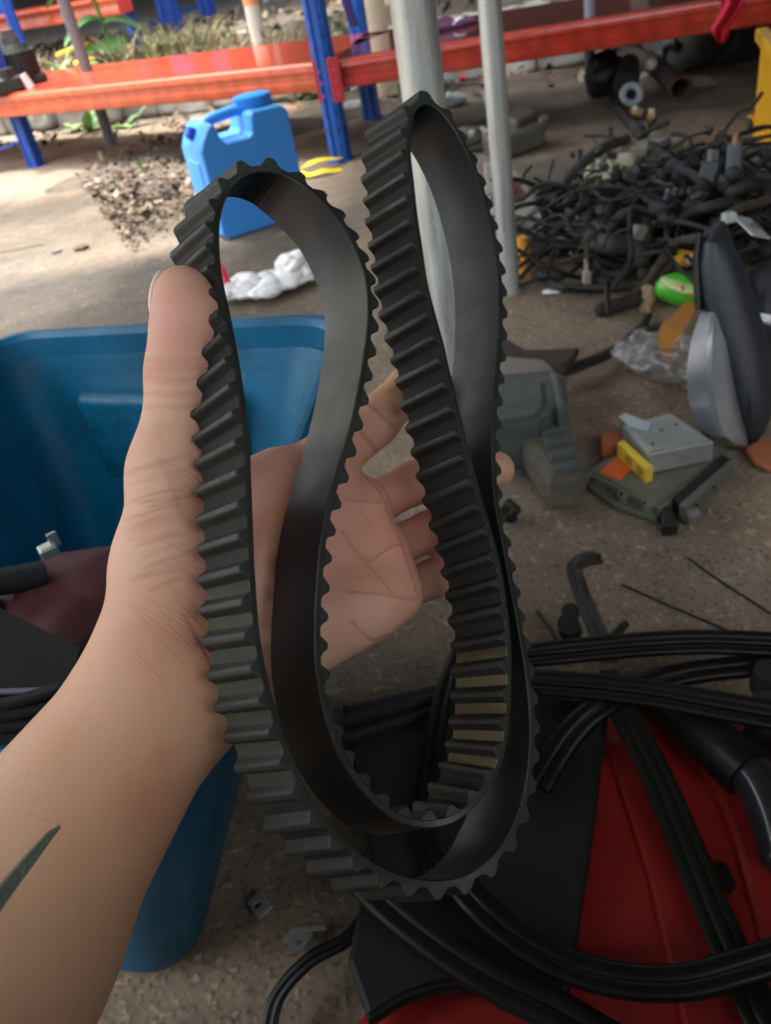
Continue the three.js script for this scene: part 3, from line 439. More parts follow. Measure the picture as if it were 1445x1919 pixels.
{
  const rack = thing('storage_rack', 'long orange steel shelf on blue slotted uprights crossing the top of the picture', 'rack', P0);
  const BT = .272, BH = .076, L0 = V(-1.86, 0, -4.06), toL = L0.clone().sub(P0).normalize(), toR = RP.clone().sub(P0).normalize();
  const bkL = V(toL.z, 0, -toL.x).normalize(), bkR = V(-toR.z, 0, toR.x).normalize(); if (bkL.z > 0) bkL.multiplyScalar(-1); if (bkR.z > 0) bkR.multiplyScalar(-1);
  const D = .50;
  // left bay
  beam(rack, L0, P0.clone().addScaledVector(toL, .03), BT, BH, ORANGE);
  beam(rack, P0.clone().addScaledVector(bkL, D), L0.clone().addScaledVector(bkL, D), BT, BH, ORANGE);
  const plate = (a, b, bk, m) => { const c = [a, b, b.clone().addScaledVector(bk, D - .02), a.clone().addScaledVector(bk, D - .02)], s = new THREE.Shape(c.map((p) => new THREE.Vector2(p.x, -p.z))); return new THREE.ExtrudeGeometry(s, { depth: .012, bevelEnabled: false }).rotateX(-Math.PI / 2).translate(0, BT - .009, 0); };
  const e = .012;
  wpart(rack, 'shelf_deck', plate(L0.clone().addScaledVector(bkL, e), P0.clone().addScaledVector(toL, .03).addScaledVector(bkL, e), bkL, ORANGE2), ORANGE2);
  // right bay
  beam(rack, P0.clone().addScaledVector(toR, .03), RP, BT, BH, RED_ORANGE);
  beam(rack, RP.clone().addScaledVector(bkR, D), P0.clone().addScaledVector(bkR, D), BT, BH, RED_ORANGE);
  wpart(rack, 'shelf_deck', plate(P0.clone().addScaledVector(toR, .03).addScaledVector(bkR, e), RP.clone().addScaledVector(bkR, e), bkR), M(.20, .055, .045, .14, { clearcoat: 1, clearcoatRoughness: .08 }));
  // uprights
  upright(rack, P0, 1.75, toR.clone().sub(toL).normalize());
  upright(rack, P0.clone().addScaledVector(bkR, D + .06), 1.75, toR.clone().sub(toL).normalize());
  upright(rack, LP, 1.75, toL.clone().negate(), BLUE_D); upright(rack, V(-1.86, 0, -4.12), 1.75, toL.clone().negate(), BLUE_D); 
  const B1 = P0.clone().addScaledVector(bkR, D + .06);
  wpart(rack, 'brace', bar(P0.clone().addScaledVector(bkR, .05).setY(.86), B1.clone().addScaledVector(bkR, -.06).setY(.30), .03, .008), BLUE_D);
  wpart(rack, 'brace', bar(LP.clone().setY(.10), LP.clone().add(V(-.85, -.03, -.10)), .03, .008), BLUE_D);
  // hooked beam end plates riveted to the middle upright
  for (const [d, k] of [[toL, .010], [toR, .010]]) { const c = P0.clone().addScaledVector(d, .024).setY(BT - .045).addScaledVector(V(0, 0, 1), .024 + k * .2); const pl = wpart(rack, 'end_plate', bar(c.clone().setY(BT - .105), c.clone().setY(BT + .012), .034, .004, V(0, 0, 1)), M(.62, .05, .05, .35)); for (const y of [.02, .05, .085]) { const q = wpart(pl, 'rivet', cyl(.0045, .0045, .004).rotateX(Math.PI / 2).translate(c.x, BT - y, c.z + .005), M(.62, .10, .30, .3)); } }
}
{ // racks in the shed behind, standing on the soil bank and the shed floor
  const far = thing('storage_rack', 'far orange shelf on blue uprights at the upper left beyond the grass bank', 'rack', G(262, 96, .22));
  const q = far.position, y = rise(q, 245, 6).y, fa = G(-70, 58, y), bk = V(-.1, 0, -.45);
  beam(far, fa.clone(), q.clone().add(V(0, 0, .03)), y + .045, .085, ORANGE);
  wpart(far, 'shelf_deck', bar(fa.clone().add(bk.clone().multiplyScalar(.55)).setY(y + .036), q.clone().add(bk.clone().multiplyScalar(.55)).setY(y + .036), .44, .012), ORANGE2);
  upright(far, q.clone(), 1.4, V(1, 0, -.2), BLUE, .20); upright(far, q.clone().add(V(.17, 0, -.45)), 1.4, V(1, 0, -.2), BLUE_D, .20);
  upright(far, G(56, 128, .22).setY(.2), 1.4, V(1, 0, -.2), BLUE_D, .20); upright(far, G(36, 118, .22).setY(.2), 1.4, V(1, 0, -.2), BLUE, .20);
  wpart(far, 'end_plate', box(.07, .1, .01, q.x, y + .02, q.z + .045), M(.62, .05, .05, .35));
  const r2 = thing('storage_rack', 'blue rack uprights with a low brace standing in the dark shed, top left of centre', 'rack', G(335, 76, .19));
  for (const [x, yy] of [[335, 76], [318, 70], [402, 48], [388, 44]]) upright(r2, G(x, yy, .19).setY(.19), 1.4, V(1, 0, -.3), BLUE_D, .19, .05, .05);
  wpart(r2, 'brace', bar(G(268, 66, .22).setY(.24), G(330, 52, .19).setY(.27), .02, .02), BLUE_D);
  wpart(r2, 'brace', bar(G(332, 52, .19).setY(.27), G(400, 34, .19).setY(.28), .02, .02), BLUE_D);
  const r3 = thing('storage_rack', 'blue upright ends of a further rack hanging at the top edge between the poles', 'rack', G(790, 24, .19));
  for (const [x, yy] of [[790, 24], [825, 9]]) upright(r3, G(x, yy, .19).setY(.19), 1.2, V(1, 0, -.3), BLUE, .19, .06, .05);
  const r4 = solo('pale_post', 'thin pale green post beside a blue upright at the top of the dark shed', 'post', cylTo(G(502, 18, .19).setY(.19), G(502, 18, .19).setY(1.5), .018), M(.4, .5, .46, .5));
}
// grey and galvanised poles
function pole(name, label, px, py, r, m, H = 0, h = 2) {
  const g = G(px, py, H), t = thing(name, label, 'pole', g, 0);
  part(t, 'tube', cyl(r, r, h, 0, h / 2, 0, 0, 0, 0, 32), m);
  part(t, 'base_ring', cyl(r * 1.04, r * 1.06, .01, 0, .005, 0, 0, 0, 0, 32), m);
  return t;
}
const GALV = M(.64, .70, .70, .42, { metalness: .55, map: rep(T_grimeC, 3), roughnessMap: rep(T_grime, 5), roughness: .75 });
pole('galvanised_pole', 'thick galvanised pole rising behind the right loop of the belt', 862, 745, .0262, GALV);
pole('galvanised_pole', 'slimmer galvanised pole with its foot beside the orange plug, right of the belt', 957, 546, .0178, GALV);
pole('galvanised_pole', 'far thin blue grey pole standing left of the shock absorber under the shelf', 1107, 178, .0165, M(.22, .28, .34, .5, { metalness: .3 }), 0);
pole('grey_pole', 'dark grey pole passing behind the left shelf with its foot on the ground', 209, 272, .0225, M(.115, .13, .14, .5));

// ================================================================ BLUE BIN
const ringOf = (cs, rad, y, n = 7) => { // rounded quadrilateral at height y
  const out = []; for (let i = 0; i < 4; i++) { const p = cs[i], a = cs[(i + 3) % 4].clone().sub(p).normalize(), b = cs[(i + 1) % 4].clone().sub(p).normalize();
    const s = p.clone().addScaledVector(a, rad), e = p.clone().addScaledVector(b, rad); for (let k = 0; k <= n; k++) { const t = k / n, q = s.clone().multiplyScalar((1 - t) * (1 - t)).addScaledVector(p, 2 * t * (1 - t)).addScaledVector(e, t * t); out.push(V(q.x, y, q.z)); } }
  return out; };
{
  const H = .30, top = [V(-.368, 0, -.868), V(-.004, 0, -.735), V(-.118, 0, -.262), V(-.47, 0, -.36)];
  const bot = [V(-.35, 0, -.82), V(-.135, 0, -.665), V(-.205, 0, -.300), V(-.43, 0, -.38)];
  const cen = V(-.235, 0, -.53), inset = (cs, d) => cs.map((p) => p.clone().addScaledVector(cen.clone().sub(p).normalize(), d));
  const mixq = (t) => bot.map((p, i) => p.clone().lerp(top[i], t));
  const bin = thing('plastic_bin', 'deep blue open plastic bin standing under the forearm at the left', 'bin', cen.clone());
  // scratches and rubbed-in dust of a well used bin
  const sc = []; for (let i = 0; i < 260; i++) sc.push([rnd(), rnd(), rr(-1, 1), rr(.02, .12), rnd()]);
  const cv = document.createElement('canvas'), cr = document.createElement('canvas'); cv.width = cv.height = cr.width = cr.height = 1024; const k1 = cv.getContext('2d'), k2 = cr.getContext('2d');
  k1.fillStyle = '#f2f2f0'; k1.fillRect(0, 0, 1024, 1024); k2.fillStyle = 'rgb(92,92,92)'; k2.fillRect(0, 0, 1024, 1024);
  for (let i = 0; i < 500; i++) { const x = rnd() * 1024, y = rnd() * 1024, r = rr(20, 130), c = rnd() < .6 ? '70,66,58' : '255,255,255'; for (const [k, a] of [[k1, rr(.03, .12)], [k2, rr(.04, .16)]]) { const g = k.createRadialGradient(x, y, 0, x, y, r); g.addColorStop(0, `rgba(${k === k2 ? '200,200,200' : c},${a})`); g.addColorStop(1, `rgba(${k === k2 ? '200,200,200' : c},0)`); k.fillStyle = g; k.fillRect(x - r, y - r, 2 * r, 2 * r); } }
  for (const [x, y, a, l, t] of sc) { k1.strokeStyle = t < .6 ? `rgba(255,255,255,${.1 + t * .3})` : 'rgba(60,58,54,.3)'; k1.lineWidth = .6 + t * 1.6; k1.beginPath(); k1.moveTo(x * 1024, y * 1024); k1.quadraticCurveTo((x + l * .5 * Math.cos(a * 3)) * 1024, (y + l * .4) * 1024, (x + l * Math.cos(a)) * 1024, (y + l * Math.sin(a * 3)) * 1024); k1.stroke(); }
  const T_scuff = new THREE.CanvasTexture(cv), T_scuffR = new THREE.CanvasTexture(cr); T_scuff.colorSpace = THREE.SRGBColorSpace; for (const t of [T_scuff, T_scuffR]) t.wrapS = t.wrapT = THREE.RepeatWrapping;
  const PL = M(.001, .135, .275, .34, { map: rep(T_scuff, 2.2), roughness: 1, roughnessMap: rep(T_scuffR, 2.2), bumpMap: rep(T_fine, 4), bumpScale: .0002 });
  wpart(bin, 'body', loft([ringOf(inset(mixq(0), .02), .05, 0), ringOf(mixq(.03), .05, .012), ringOf(mixq(.5), .05, H * .5), ringOf(mixq(.94), .05, H - .022), ringOf(inset(mixq(.94), .005), .048, H - .022), ringOf(inset(mixq(.5), .005), .046, H * .5), ringOf(inset(mixq(.03), .006), .046, .017)], true, true), PL);
  const lip = (d, y, r = .052) => ringOf(inset(mixq(1), d), r, y);
  wpart(bin, 'rim', loft([lip(.004, H - .024), lip(-.012, H - .024), lip(-.016, H - .018), lip(-.014, H - .002), lip(-.008, H + .003), lip(.000, H + .003), lip(.006, H - .002), lip(.008, H - .024), lip(.004, H - .024)], false, false), PL);
  // raised hand-hold panel on the far inner wall
  const q = inset(mixq(.6), .005), u = q[1].clone().sub(q[0]).normalize(), nrm = V(u.z, 0, -u.x); if (nrm.z < 0) nrm.multiplyScalar(-1);
  const c = q[0].clone().lerp(q[1], .50).setY(H * .64);
  wpart(bin, 'grip_panel', new RoundedBoxGeometry(.19, .105, .022, 4, .010).applyMatrix4(new THREE.Matrix4().makeBasis(u, V(0, 1, 0), nrm).setPosition(c)), PL);
  // things in the bin
  const MAR = dirty(.075, .012, .016, .7, 3), DKP = M(.009, .011, .011, .5, { specularIntensity: .5, bumpMap: rep(T_fine, 20), bumpScale: .0002 });
  const rag = solo('lamp_cover', 'dark red plastic lamp cover lying at the bottom of the blue bin', 'lamp cover', crumple(new THREE.SphereGeometry(1, 40, 24).scale(.075, .035, .06), .014, 22, 3), MAR, at(128, 1140, .64), .4);
  const cn = thing('connector', 'black plug with a bare metal clip lying against the left wall inside the bin', 'connector', at(52, 1120, .62), .5); cn.scale.setScalar(.62);
  part(cn, 'housing', [cyl(.016, .018, .06, 0, .03, 0, 0, 0, 1.2), box(.035, .03, .03, -.045, .02, 0, .004)], DKP); part(cn, 'metal_clip', [box(.022, .014, .018, .045, .048, 0, .003), box(.012, .02, .004, .056, .058, 0, .001)], M(.4, .42, .4, .3, { metalness: .8 }));
  // black panel with a pale edge lying across the near left corner of the bin
  const pan = thing('plastic_cover', 'flat dark grey plastic sheet with pale edge in the bin, at left border', 'panel', at(20, 1230, .42));
  const corners = [[-160, 1080, .50], [5, 1142, .49], [150, 1215, .455], [120, 1292, .425], [-160, 1302, .405]].map((p) => at(...p));
  const pl2 = (cs, th) => { const a = cs[1].clone().sub(cs[0]), b = cs[cs.length - 1].clone().sub(cs[0]), n = b.clone().cross(a).normalize(); return loft([cs, cs.map((p) => p.clone().addScaledVector(n, -th))], true, true, .3); };
  wpart(pan, 'sheet', pl2(corners, .004), DKP);
  wpart(pan, 'edge_strip', bar(corners[4].clone(), corners[3].clone(), .003, .003), M(.22, .19, .25, .35));
  const pan2 = thing('trim_strip', 'ribbed black rubber trim lying below the grey panel edge at the left border', 'trim', at(20, 1345, .40));
  const strip = []; for (let i = 0; i < 4; i++) strip.push(tube([at(-120, 1330 + i * 18, .40), at(20, 1318 + i * 22, .405), at(110, 1290 + i * 30, .41)], .0035, 20));
  wpart(pan2, 'ribs', strip, DKP);
}

// ================================================================ JERRYCAN
{
  const g = G(452, 428), e = G(555, 395).sub(g), t = thing('jerrycan', 'bright blue plastic jerrycan with a moulded handle standing under the orange shelf', 'jerrycan', G(482, 416), .42); t.scale.setScalar(1.05);
  const CAN = M(.06, .36, .90, .42, { transmission: .12, thickness: 0, bumpMap: rep(T_fine, 3), bumpScale: .0003 });
  const w = .232, d = .140, h = .272;
  const s = new THREE.Shape(); const o = [[-w / 2, .014], [-w / 2, .200], [-w / 2 + .010, .220], [-.086, .246], [-.074, .252], [-.066, .246], [-.058, .214], [-.050, .206], [.006, .206], [.014, .212], [.020, .246], [.028, .254], [.096, .252], [w / 2 - .006, .244], [w / 2, .232], [w / 2, .014], [w / 2 - .014, 0], [-w / 2 + .014, 0]];
  o.forEach(([x, y], i) => i ? s.lineTo(x, y) : s.moveTo(x, y));
  const body = new THREE.ExtrudeGeometry(s, { depth: d - .028, bevelThickness: .014, bevelSize: .006, bevelOffset: -.006, bevelSegments: 5 }).translate(0, 0, -(d - .028) / 2);
  part(t, 'handle', tube([V(-.080, .236, 0), V(-.060, .247, 0), V(-.02, .252, 0), V(.026, .252, 0), V(.04, .240, 0)], .0125, 30, 14), CAN);
  part(t, 'body', toCreasedNormals(body, .5), CAN);
  part(t, 'spout_neck', [cyl(.036, .039, .020, .060, .256, 0)], CAN);
  const capm = M(.03, .30, .80, .35); const lid = []; for (let i = 0; i < 30; i++) { const a = i / 30 * 6.2832; lid.push(box(.004, .020, .006,   .060 + .0425 * Math.cos(a), .266, .0425 * Math.sin(a), .001, 0, -a, 0)); }
  part(t, 'cap', [cyl(.041, .042, .022, .060, .266, 0, 0, 0, 0, 40), ...lid], capm);
  part(t, 'vent_plug', cyl(.013, .015, .018, -.104, .232, .0, 0, 0, .95), M(.01, .06, .40, .4));
  part(t, 'side_panel', box(.010, .13, .08, -w / 2 + .002, .11, 0, .004), CAN);
}

// ================================================================ FLOOR LITTER NEAR THE JERRYCAN
const crumpled = (sx, sy, sz, amp, f, s, n = 4) => crumple(new THREE.IcosahedronGeometry(1, n + 6).scale(sx, sy, sz), amp, f, s);
{
  const WHITE = M(.90, .90, .89, .35, { transmission: .15, thickness: 0, bumpMap: rep(T_grime, 3), bumpScale: .004 });
  const bagc = G(508, 548), bag = thing('plastic_bag', 'crumpled white plastic bag with a red printed label on the floor', 'bag', bagc.clone());
  part(bag, 'bag_body', toCreasedNormals(join([crumple(crumpled(.090, .022, .045, .016, 20, 1, 12), .007, 48, 2), crumple(crumpled(.050, .026, .032, .014, 28, 5, 10), .006, 55, 5).translate(-.045, .008, .006), crumple(crumpled(.026, .045, .020, .014, 30, 9, 10), .006, 55, 9).rotateZ(-.75).translate(.048, .028, -.010), crumple(crumpled(.035, .026, .02, .012, 30, 7, 8), .005, 55, 9).rotateZ(.3).translate(.075, .012, -.004)]).translate(-.004, .024, 0).scale(1.2, .85, 1.35), .45), WHITE);
  const cv = document.createElement('canvas'); cv.width = 64; cv.height = 128; const k = cv.getContext('2d'); k.fillStyle = '#d3123a'; k.fillRect(0, 0, 64, 128); k.fillStyle = 'rgba(255,190,205,.85)'; k.save(); k.translate(40, 12); k.rotate(Math.PI / 2); k.font = 'bold 24px sans-serif'; k.fillText('05 015', 0, 8); k.restore();
  const lt = new THREE.CanvasTexture(cv); lt.colorSpace = THREE.SRGBColorSpace;
  const lb = new THREE.PlaneGeometry(.034, .062, 4, 8); { const p = lb.attributes.position; for (let i = 0; i < p.count; i++) p.setZ(i, .006 * Math.sin(p.getY(i) * 60)); lb.computeVertexNormals(); }
  const lab = part(bag, 'label', lb, new THREE.MeshStandardMaterial({ map: lt, roughness: .45, side: THREE.DoubleSide }));
  lab.position.copy(G(433, 568).sub(bagc)).add(V(-.006, .050, .006)); lab.rotation.set(-.45, .1, .22);
  // yellow strap
  const Y = M(.72, .50, .02, .5);
  const strap = (pts) => sweep(pts, [[-.011, 0], [.011, 0], [.011, .0015], [-.011, .0015]], V(0, .96, .3), 30);
  solo('yellow_strap', 'yellow strap looped on the floor between the jerrycan and the blue upright', 'strap', [strap([G(560, 318, .01), G(575, 309, .025), G(600, 300, .03), G(632, 297, .018), G(640, 296, .01)]), strap([G(560, 324, .012), G(580, 328, .008), G(605, 321, .012), G(628, 320, .006), G(640, 318, .004)])], Y);
  // dry litter: leaves and twigs, nobody could count them
  const leaf = new THREE.PlaneGeometry(1, .5, 4, 2); { const p = leaf.attributes.position; for (let i = 0; i < p.count; i++) { const x = p.getX(i), y = p.getY(i); p.setXYZ(i, x, y * (1 - 3.2 * x * x), .25 * x * x + .5 * y * y); } leaf.rotateX(-Math.PI / 2); leaf.computeVertexNormals(); }
  const N = 3600, im = new THREE.InstancedMesh(leaf, new THREE.MeshStandardMaterial({ color: 0xffffff, roughness: .9, side: THREE.DoubleSide }), N), m4 = new THREE.Matrix4(), q = new THREE.Quaternion(), cc = new THREE.Color();
  const pal = [[.10, .065, .04], [.15, .105, .065], [.065, .045, .03], [.20, .15, .10], [.05, .04, .03], [.30, .25, .19], [.085, .06, .04]];
  let i = 0; const put = (p, s, y) => { q.setFromEuler(new THREE.Euler(rr(-.6, .6), rr(0, 6.3), rr(-.6, .6))); m4.compose(p.setY(y + rr(.002, .018)), q, V(s, s, s)); im.setMatrixAt(i, m4); cc.setRGB(...pal[Math.floor(rnd() * pal.length)]); im.setColorAt(i++, cc); };
  while (i < 2400) { const t = rnd(), s = (rnd() + rnd() + rnd() - 1.5) * 1.1, px = lerp(190, 400, t) + s * 40, py = lerp(395, 285, t) + s * 55 + rr(-10, 10); put(G(px, py), rr(.008, .036), 0); }
  while (i < N) { const x = rr(-2.4, 1.7), p = onWall(x).addScaledVector(WN, rr(-.40, 1.45)); const y = p.clone().sub(onWall(p.x)).dot(WN) > .05 ? .24 : 0; put(p, rr(.02, .07), y); }
  im.name = 'dry_leaves'; im.userData = { kind: 'stuff', label: 'dry brown leaves and twigs scattered around the jerrycan and over the soil bank', category: 'leaf litter' }; im.castShadow = im.receiveShadow = true; scene.add(im);
  const mound = boxuv(crumple(new THREE.SphereGeometry(1, 48, 24).scale(.30, .022, .20), .02, 9, 2), 2).rotateY(.5); const mp = G(310, 335);
  struct('dirt_mound', mound.translate(mp.x, -.004, mp.z), new THREE.MeshStandardMaterial({ map: T_dirt, roughness: 1, bumpMap: T_grime, bumpScale: .006 }));
  const mound2 = boxuv(crumple(new THREE.SphereGeometry(1, 48, 24).scale(1.1, .03, .28), .02, 6, 4), 2).rotateY(.42), mp2 = G(590, 215);
  struct('dirt_mound', mound2.translate(mp2.x, -.006, mp2.z), new THREE.MeshStandardMaterial({ map: T_dirt, roughness: 1, bumpMap: T_grime, bumpScale: .006 }));
  const scrap = (name, label, px, py, s, c, sd, cat = 'scrap') => solo(name, label, cat, crumpled(s, s * .4, s * .7, s * .4, 1.1 / s, sd, 0), M(...c, .7), G(px, py).setY(s * .25));
  scrap('orange_peel', 'small orange scrap on the dry leaves left of the jerrycan', 207, 380, .020, [.75, .33, .05], 3);
  scrap('leaf_clump', 'dark clump of dead leaf on the bare concrete at the left', 152, 468, .022, [.10, .08, .06], 6, 'leaf');
  scrap('leaf_clump', 'thin dark leaf scrap lying left of the thumb tip on the concrete', 105, 474, .014, [.12, .10, .08], 8, 'leaf');
  scrap('brown_fruit', 'round brown coconut like lump behind the right side of the jerrycan', 556, 212, .05, [.24, .11, .055], 9, 'husk');
  scrap('stone', 'grey stone lying at the foot of the back blue upright', 665, 208, .06, [.30, .29, .27], 12, 'stone');
}

// ================================================================ PLANTS
const GREEN = [[.09, .24, .04], [.13, .30, .06], [.06, .16, .03], [.20, .30, .08]].map((c) => M(...c, .55, { transmission: .25, thickness: 0, side: THREE.DoubleSide }));
function bladeLeaf(len, wid, bend) { const g = new THREE.PlaneGeometry(wid, len, 4, 10).translate(0, len / 2, 0), p = g.attributes.position; for (let i = 0; i < p.count; i++) { const t = p.getY(i) / len, x = p.getX(i) * Math.pow(Math.max(0, Math.sin(Math.PI * (t * .93 + .05))), .7); p.setXYZ(i, x, p.getY(i) - bend * len * t * t * .55, bend * len * t * t * .8 + Math.abs(x) * .35); } g.computeVertexNormals(); return g; }
{
  const b = G(212, 108, .24), pl = thing('broad_leaf_plant', 'young plant with broad bright green leaves growing on the bank at the upper left', 'plant', b);
  part(pl, 'stem', tube([V(0, -.05, 0), V(.0, .12, 0), V(-.01, .30, 0)], .010), GREEN[1]);
  for (const [y, ry, ln, w, bd, rx] of [[.26, 2.3, .30, .15, .95, .5], [.28, -.4, .24, .15, .8, .1], [.30, -1.6, .30, .13, 1.1, .7], [.16, -1.2, .26, .13, 1.2, .7], [.14, 1.5, .22, .12, 1.3, .6], [.06, .2, .20, .12, 1.2, .5], [.05, -.7, .18, .11, 1.1, .5], [.24, .9, .22, .12, .9, .3]]) { const l = part(pl, 'leaf', bladeLeaf(ln * .8, w * 1.5, bd), GREEN[Math.floor(rnd() * 3)]); l.position.set(0, y, 0); l.rotation.set(rx, ry, 0, 'YXZ'); }
  const weed = (px, py, H, n, s, label, mats = GREEN) => { const t = thing('weed', label, 'weed', G(px, py, H)); for (let i = 0; i < n; i++) { const l = part(t, 'leaf', bladeLeaf(s * rr(.6, 1.2), s * rr(.25, .45), rr(.3, 1.1)), mats[Math.floor(rnd() * mats.length)]); l.rotation.set(rr(.1, .9), rr(0, 6.3), 0, 'YXZ'); l.position.set(rr(-.3, .3) * s, 0, rr(-.3, .3) * s); } return t; };
  weed(125, 140, .24, 14, .13, 'leafy green weed beside the dark grey pole above the left shelf');
  weed(160, 245, 0, 9, .15, 'pale drooping weed against the stones behind the grey pole foot');
  weed(245, 240, 0, 8, .12, 'small weed against the white stones right of the grey pole');
  weed(265, 318, 0, 16, .055, 'small grey green weed on the dirt left of the jerrycan');
  weed(575, 185, 0, 16, .11, 'dark green weed behind the right shoulder of the jerrycan');
  weed(1090, 105, 0, 18, .13, 'green weed growing at the stones left of the far thin pole');
  weed(20, 128, .22, 10, .12, 'weed behind the motor on the far left end of the shelf');
  weed(655, 62, .22, 10, .10, 'weed between the two blue uprights above the shelf');
  weed(10, 232, 0, 12, .12, 'weed at the stones in the far left corner under the shelf');
  // dry grass clumps on the bank
  const DRY = [[.30, .24, .11], [.36, .29, .15], [.16, .20, .06], [.22, .17, .09]].map((c) => M(...c, .8, { side: THREE.DoubleSide }));
  const bl = new THREE.PlaneGeometry(1, 1, 1, 5).translate(0, .5, 0); { const p = bl.attributes.position; for (let i = 0; i < p.count; i++) { const t = p.getY(i); p.setXYZ(i, p.getX(i) * (1 - t * .9), t - .25 * t * t, .55 * t * t); } bl.computeVertexNormals(); }
  const grass = (label, spots, n, hgt, list) => { const im = new THREE.InstancedMesh(bl, new THREE.MeshStandardMaterial({ color: 0xffffff, roughness: .8, side: THREE.DoubleSide }), n), m4 = new THREE.Matrix4(), q = new THREE.Quaternion(), c = new THREE.Color();
    for (let i = 0; i < n; i++) { const [px, py, r] = spots[Math.floor(rnd() * spots.length)], p = G(px, py, .22); p.x += rr(-r, r); p.z += rr(-r, r) * .7; q.setFromEuler(new THREE.Euler(rr(-.9, .9), rr(0, 6.3), rr(-.5, .5))); const h = hgt * rr(.5, 1.2); m4.compose(p, q, V(rr(.006, .014), h, h)); im.setMatrixAt(i, m4); c.setRGB(...list[Math.floor(rnd() * list.length)]); im.setColorAt(i, c); }
    im.name = numbered('grass'); im.userData = { kind: 'stuff', label, category: 'grass' }; im.castShadow = im.receiveShadow = true; scene.add(im); };
  grass('dry straw coloured and green grass clumps along the top of the soil bank', [[290, 112, .16], [340, 100, .18], [380, 95, .16], [320, 105, .2], [250, 118, .15]], 480, .15, [[.22, .17, .09], [.28, .22, .12], [.13, .16, .05], [.09, .13, .04], [.15, .11, .07]]);
  grass('low brown grass and roots on the bank left of the broad leaf plant and behind the uprights', [[120, 128, .22], [90, 130, .14], [180, 125, .2], [560, 80, .3], [450, 90, .2], [620, 75, .2]], 600, .09, [[.26, .18, .11], [.32, .25, .16], [.16, .12, .08], [.12, .14, .05]]);
  // yellow hose bits and stub pipes
  solo('yellow_hose', 'orange yellow hose lying on the bank behind the dark grey pole', 'hose', tube([G(108, 105, .26), G(140, 92, .28), G(168, 84, .27), G(176, 80, .26)], .016), M(.75, .40, .03, .5));
  solo('yellow_hose', 'second short yellow hose end just below the first behind the pole', 'hose', tube([G(142, 120, .26), G(158, 118, .27), G(174, 113, .26)], .014), M(.75, .42, .05, .5));
  const pv = thing('pipe_stub', 'short white plastic pipe with an orange cap standing behind the shelf', 'pipe', G(490, 98, .20)); part(pv, 'pipe', cyl(.03, .03, .20, 0, .08, 0), M(.66, .58, .50, .6)); part(pv, 'cap', cyl(.031, .031, .035, 0, .19, 0), M(.75, .30, .10, .6));
  const bg = thing('sack', 'pale cream plastic sack standing beside the thick pole at the top of the picture', 'sack', G(720, 190));
  part(bg, 'sack_body', toCreasedNormals(crumple(new THREE.CylinderGeometry(.055, .062, .42, 28, 20).translate(0, .21, 0), .018, 16, 4), .9).translate(.0, 0, -.02), M(.62, .50, .36, .6));
  part(bg, 'twisted_top', crumpled(.05, .14, .05, .025, 18, 8).translate(.01, .50, -.02), M(.68, .62, .52, .5));
}

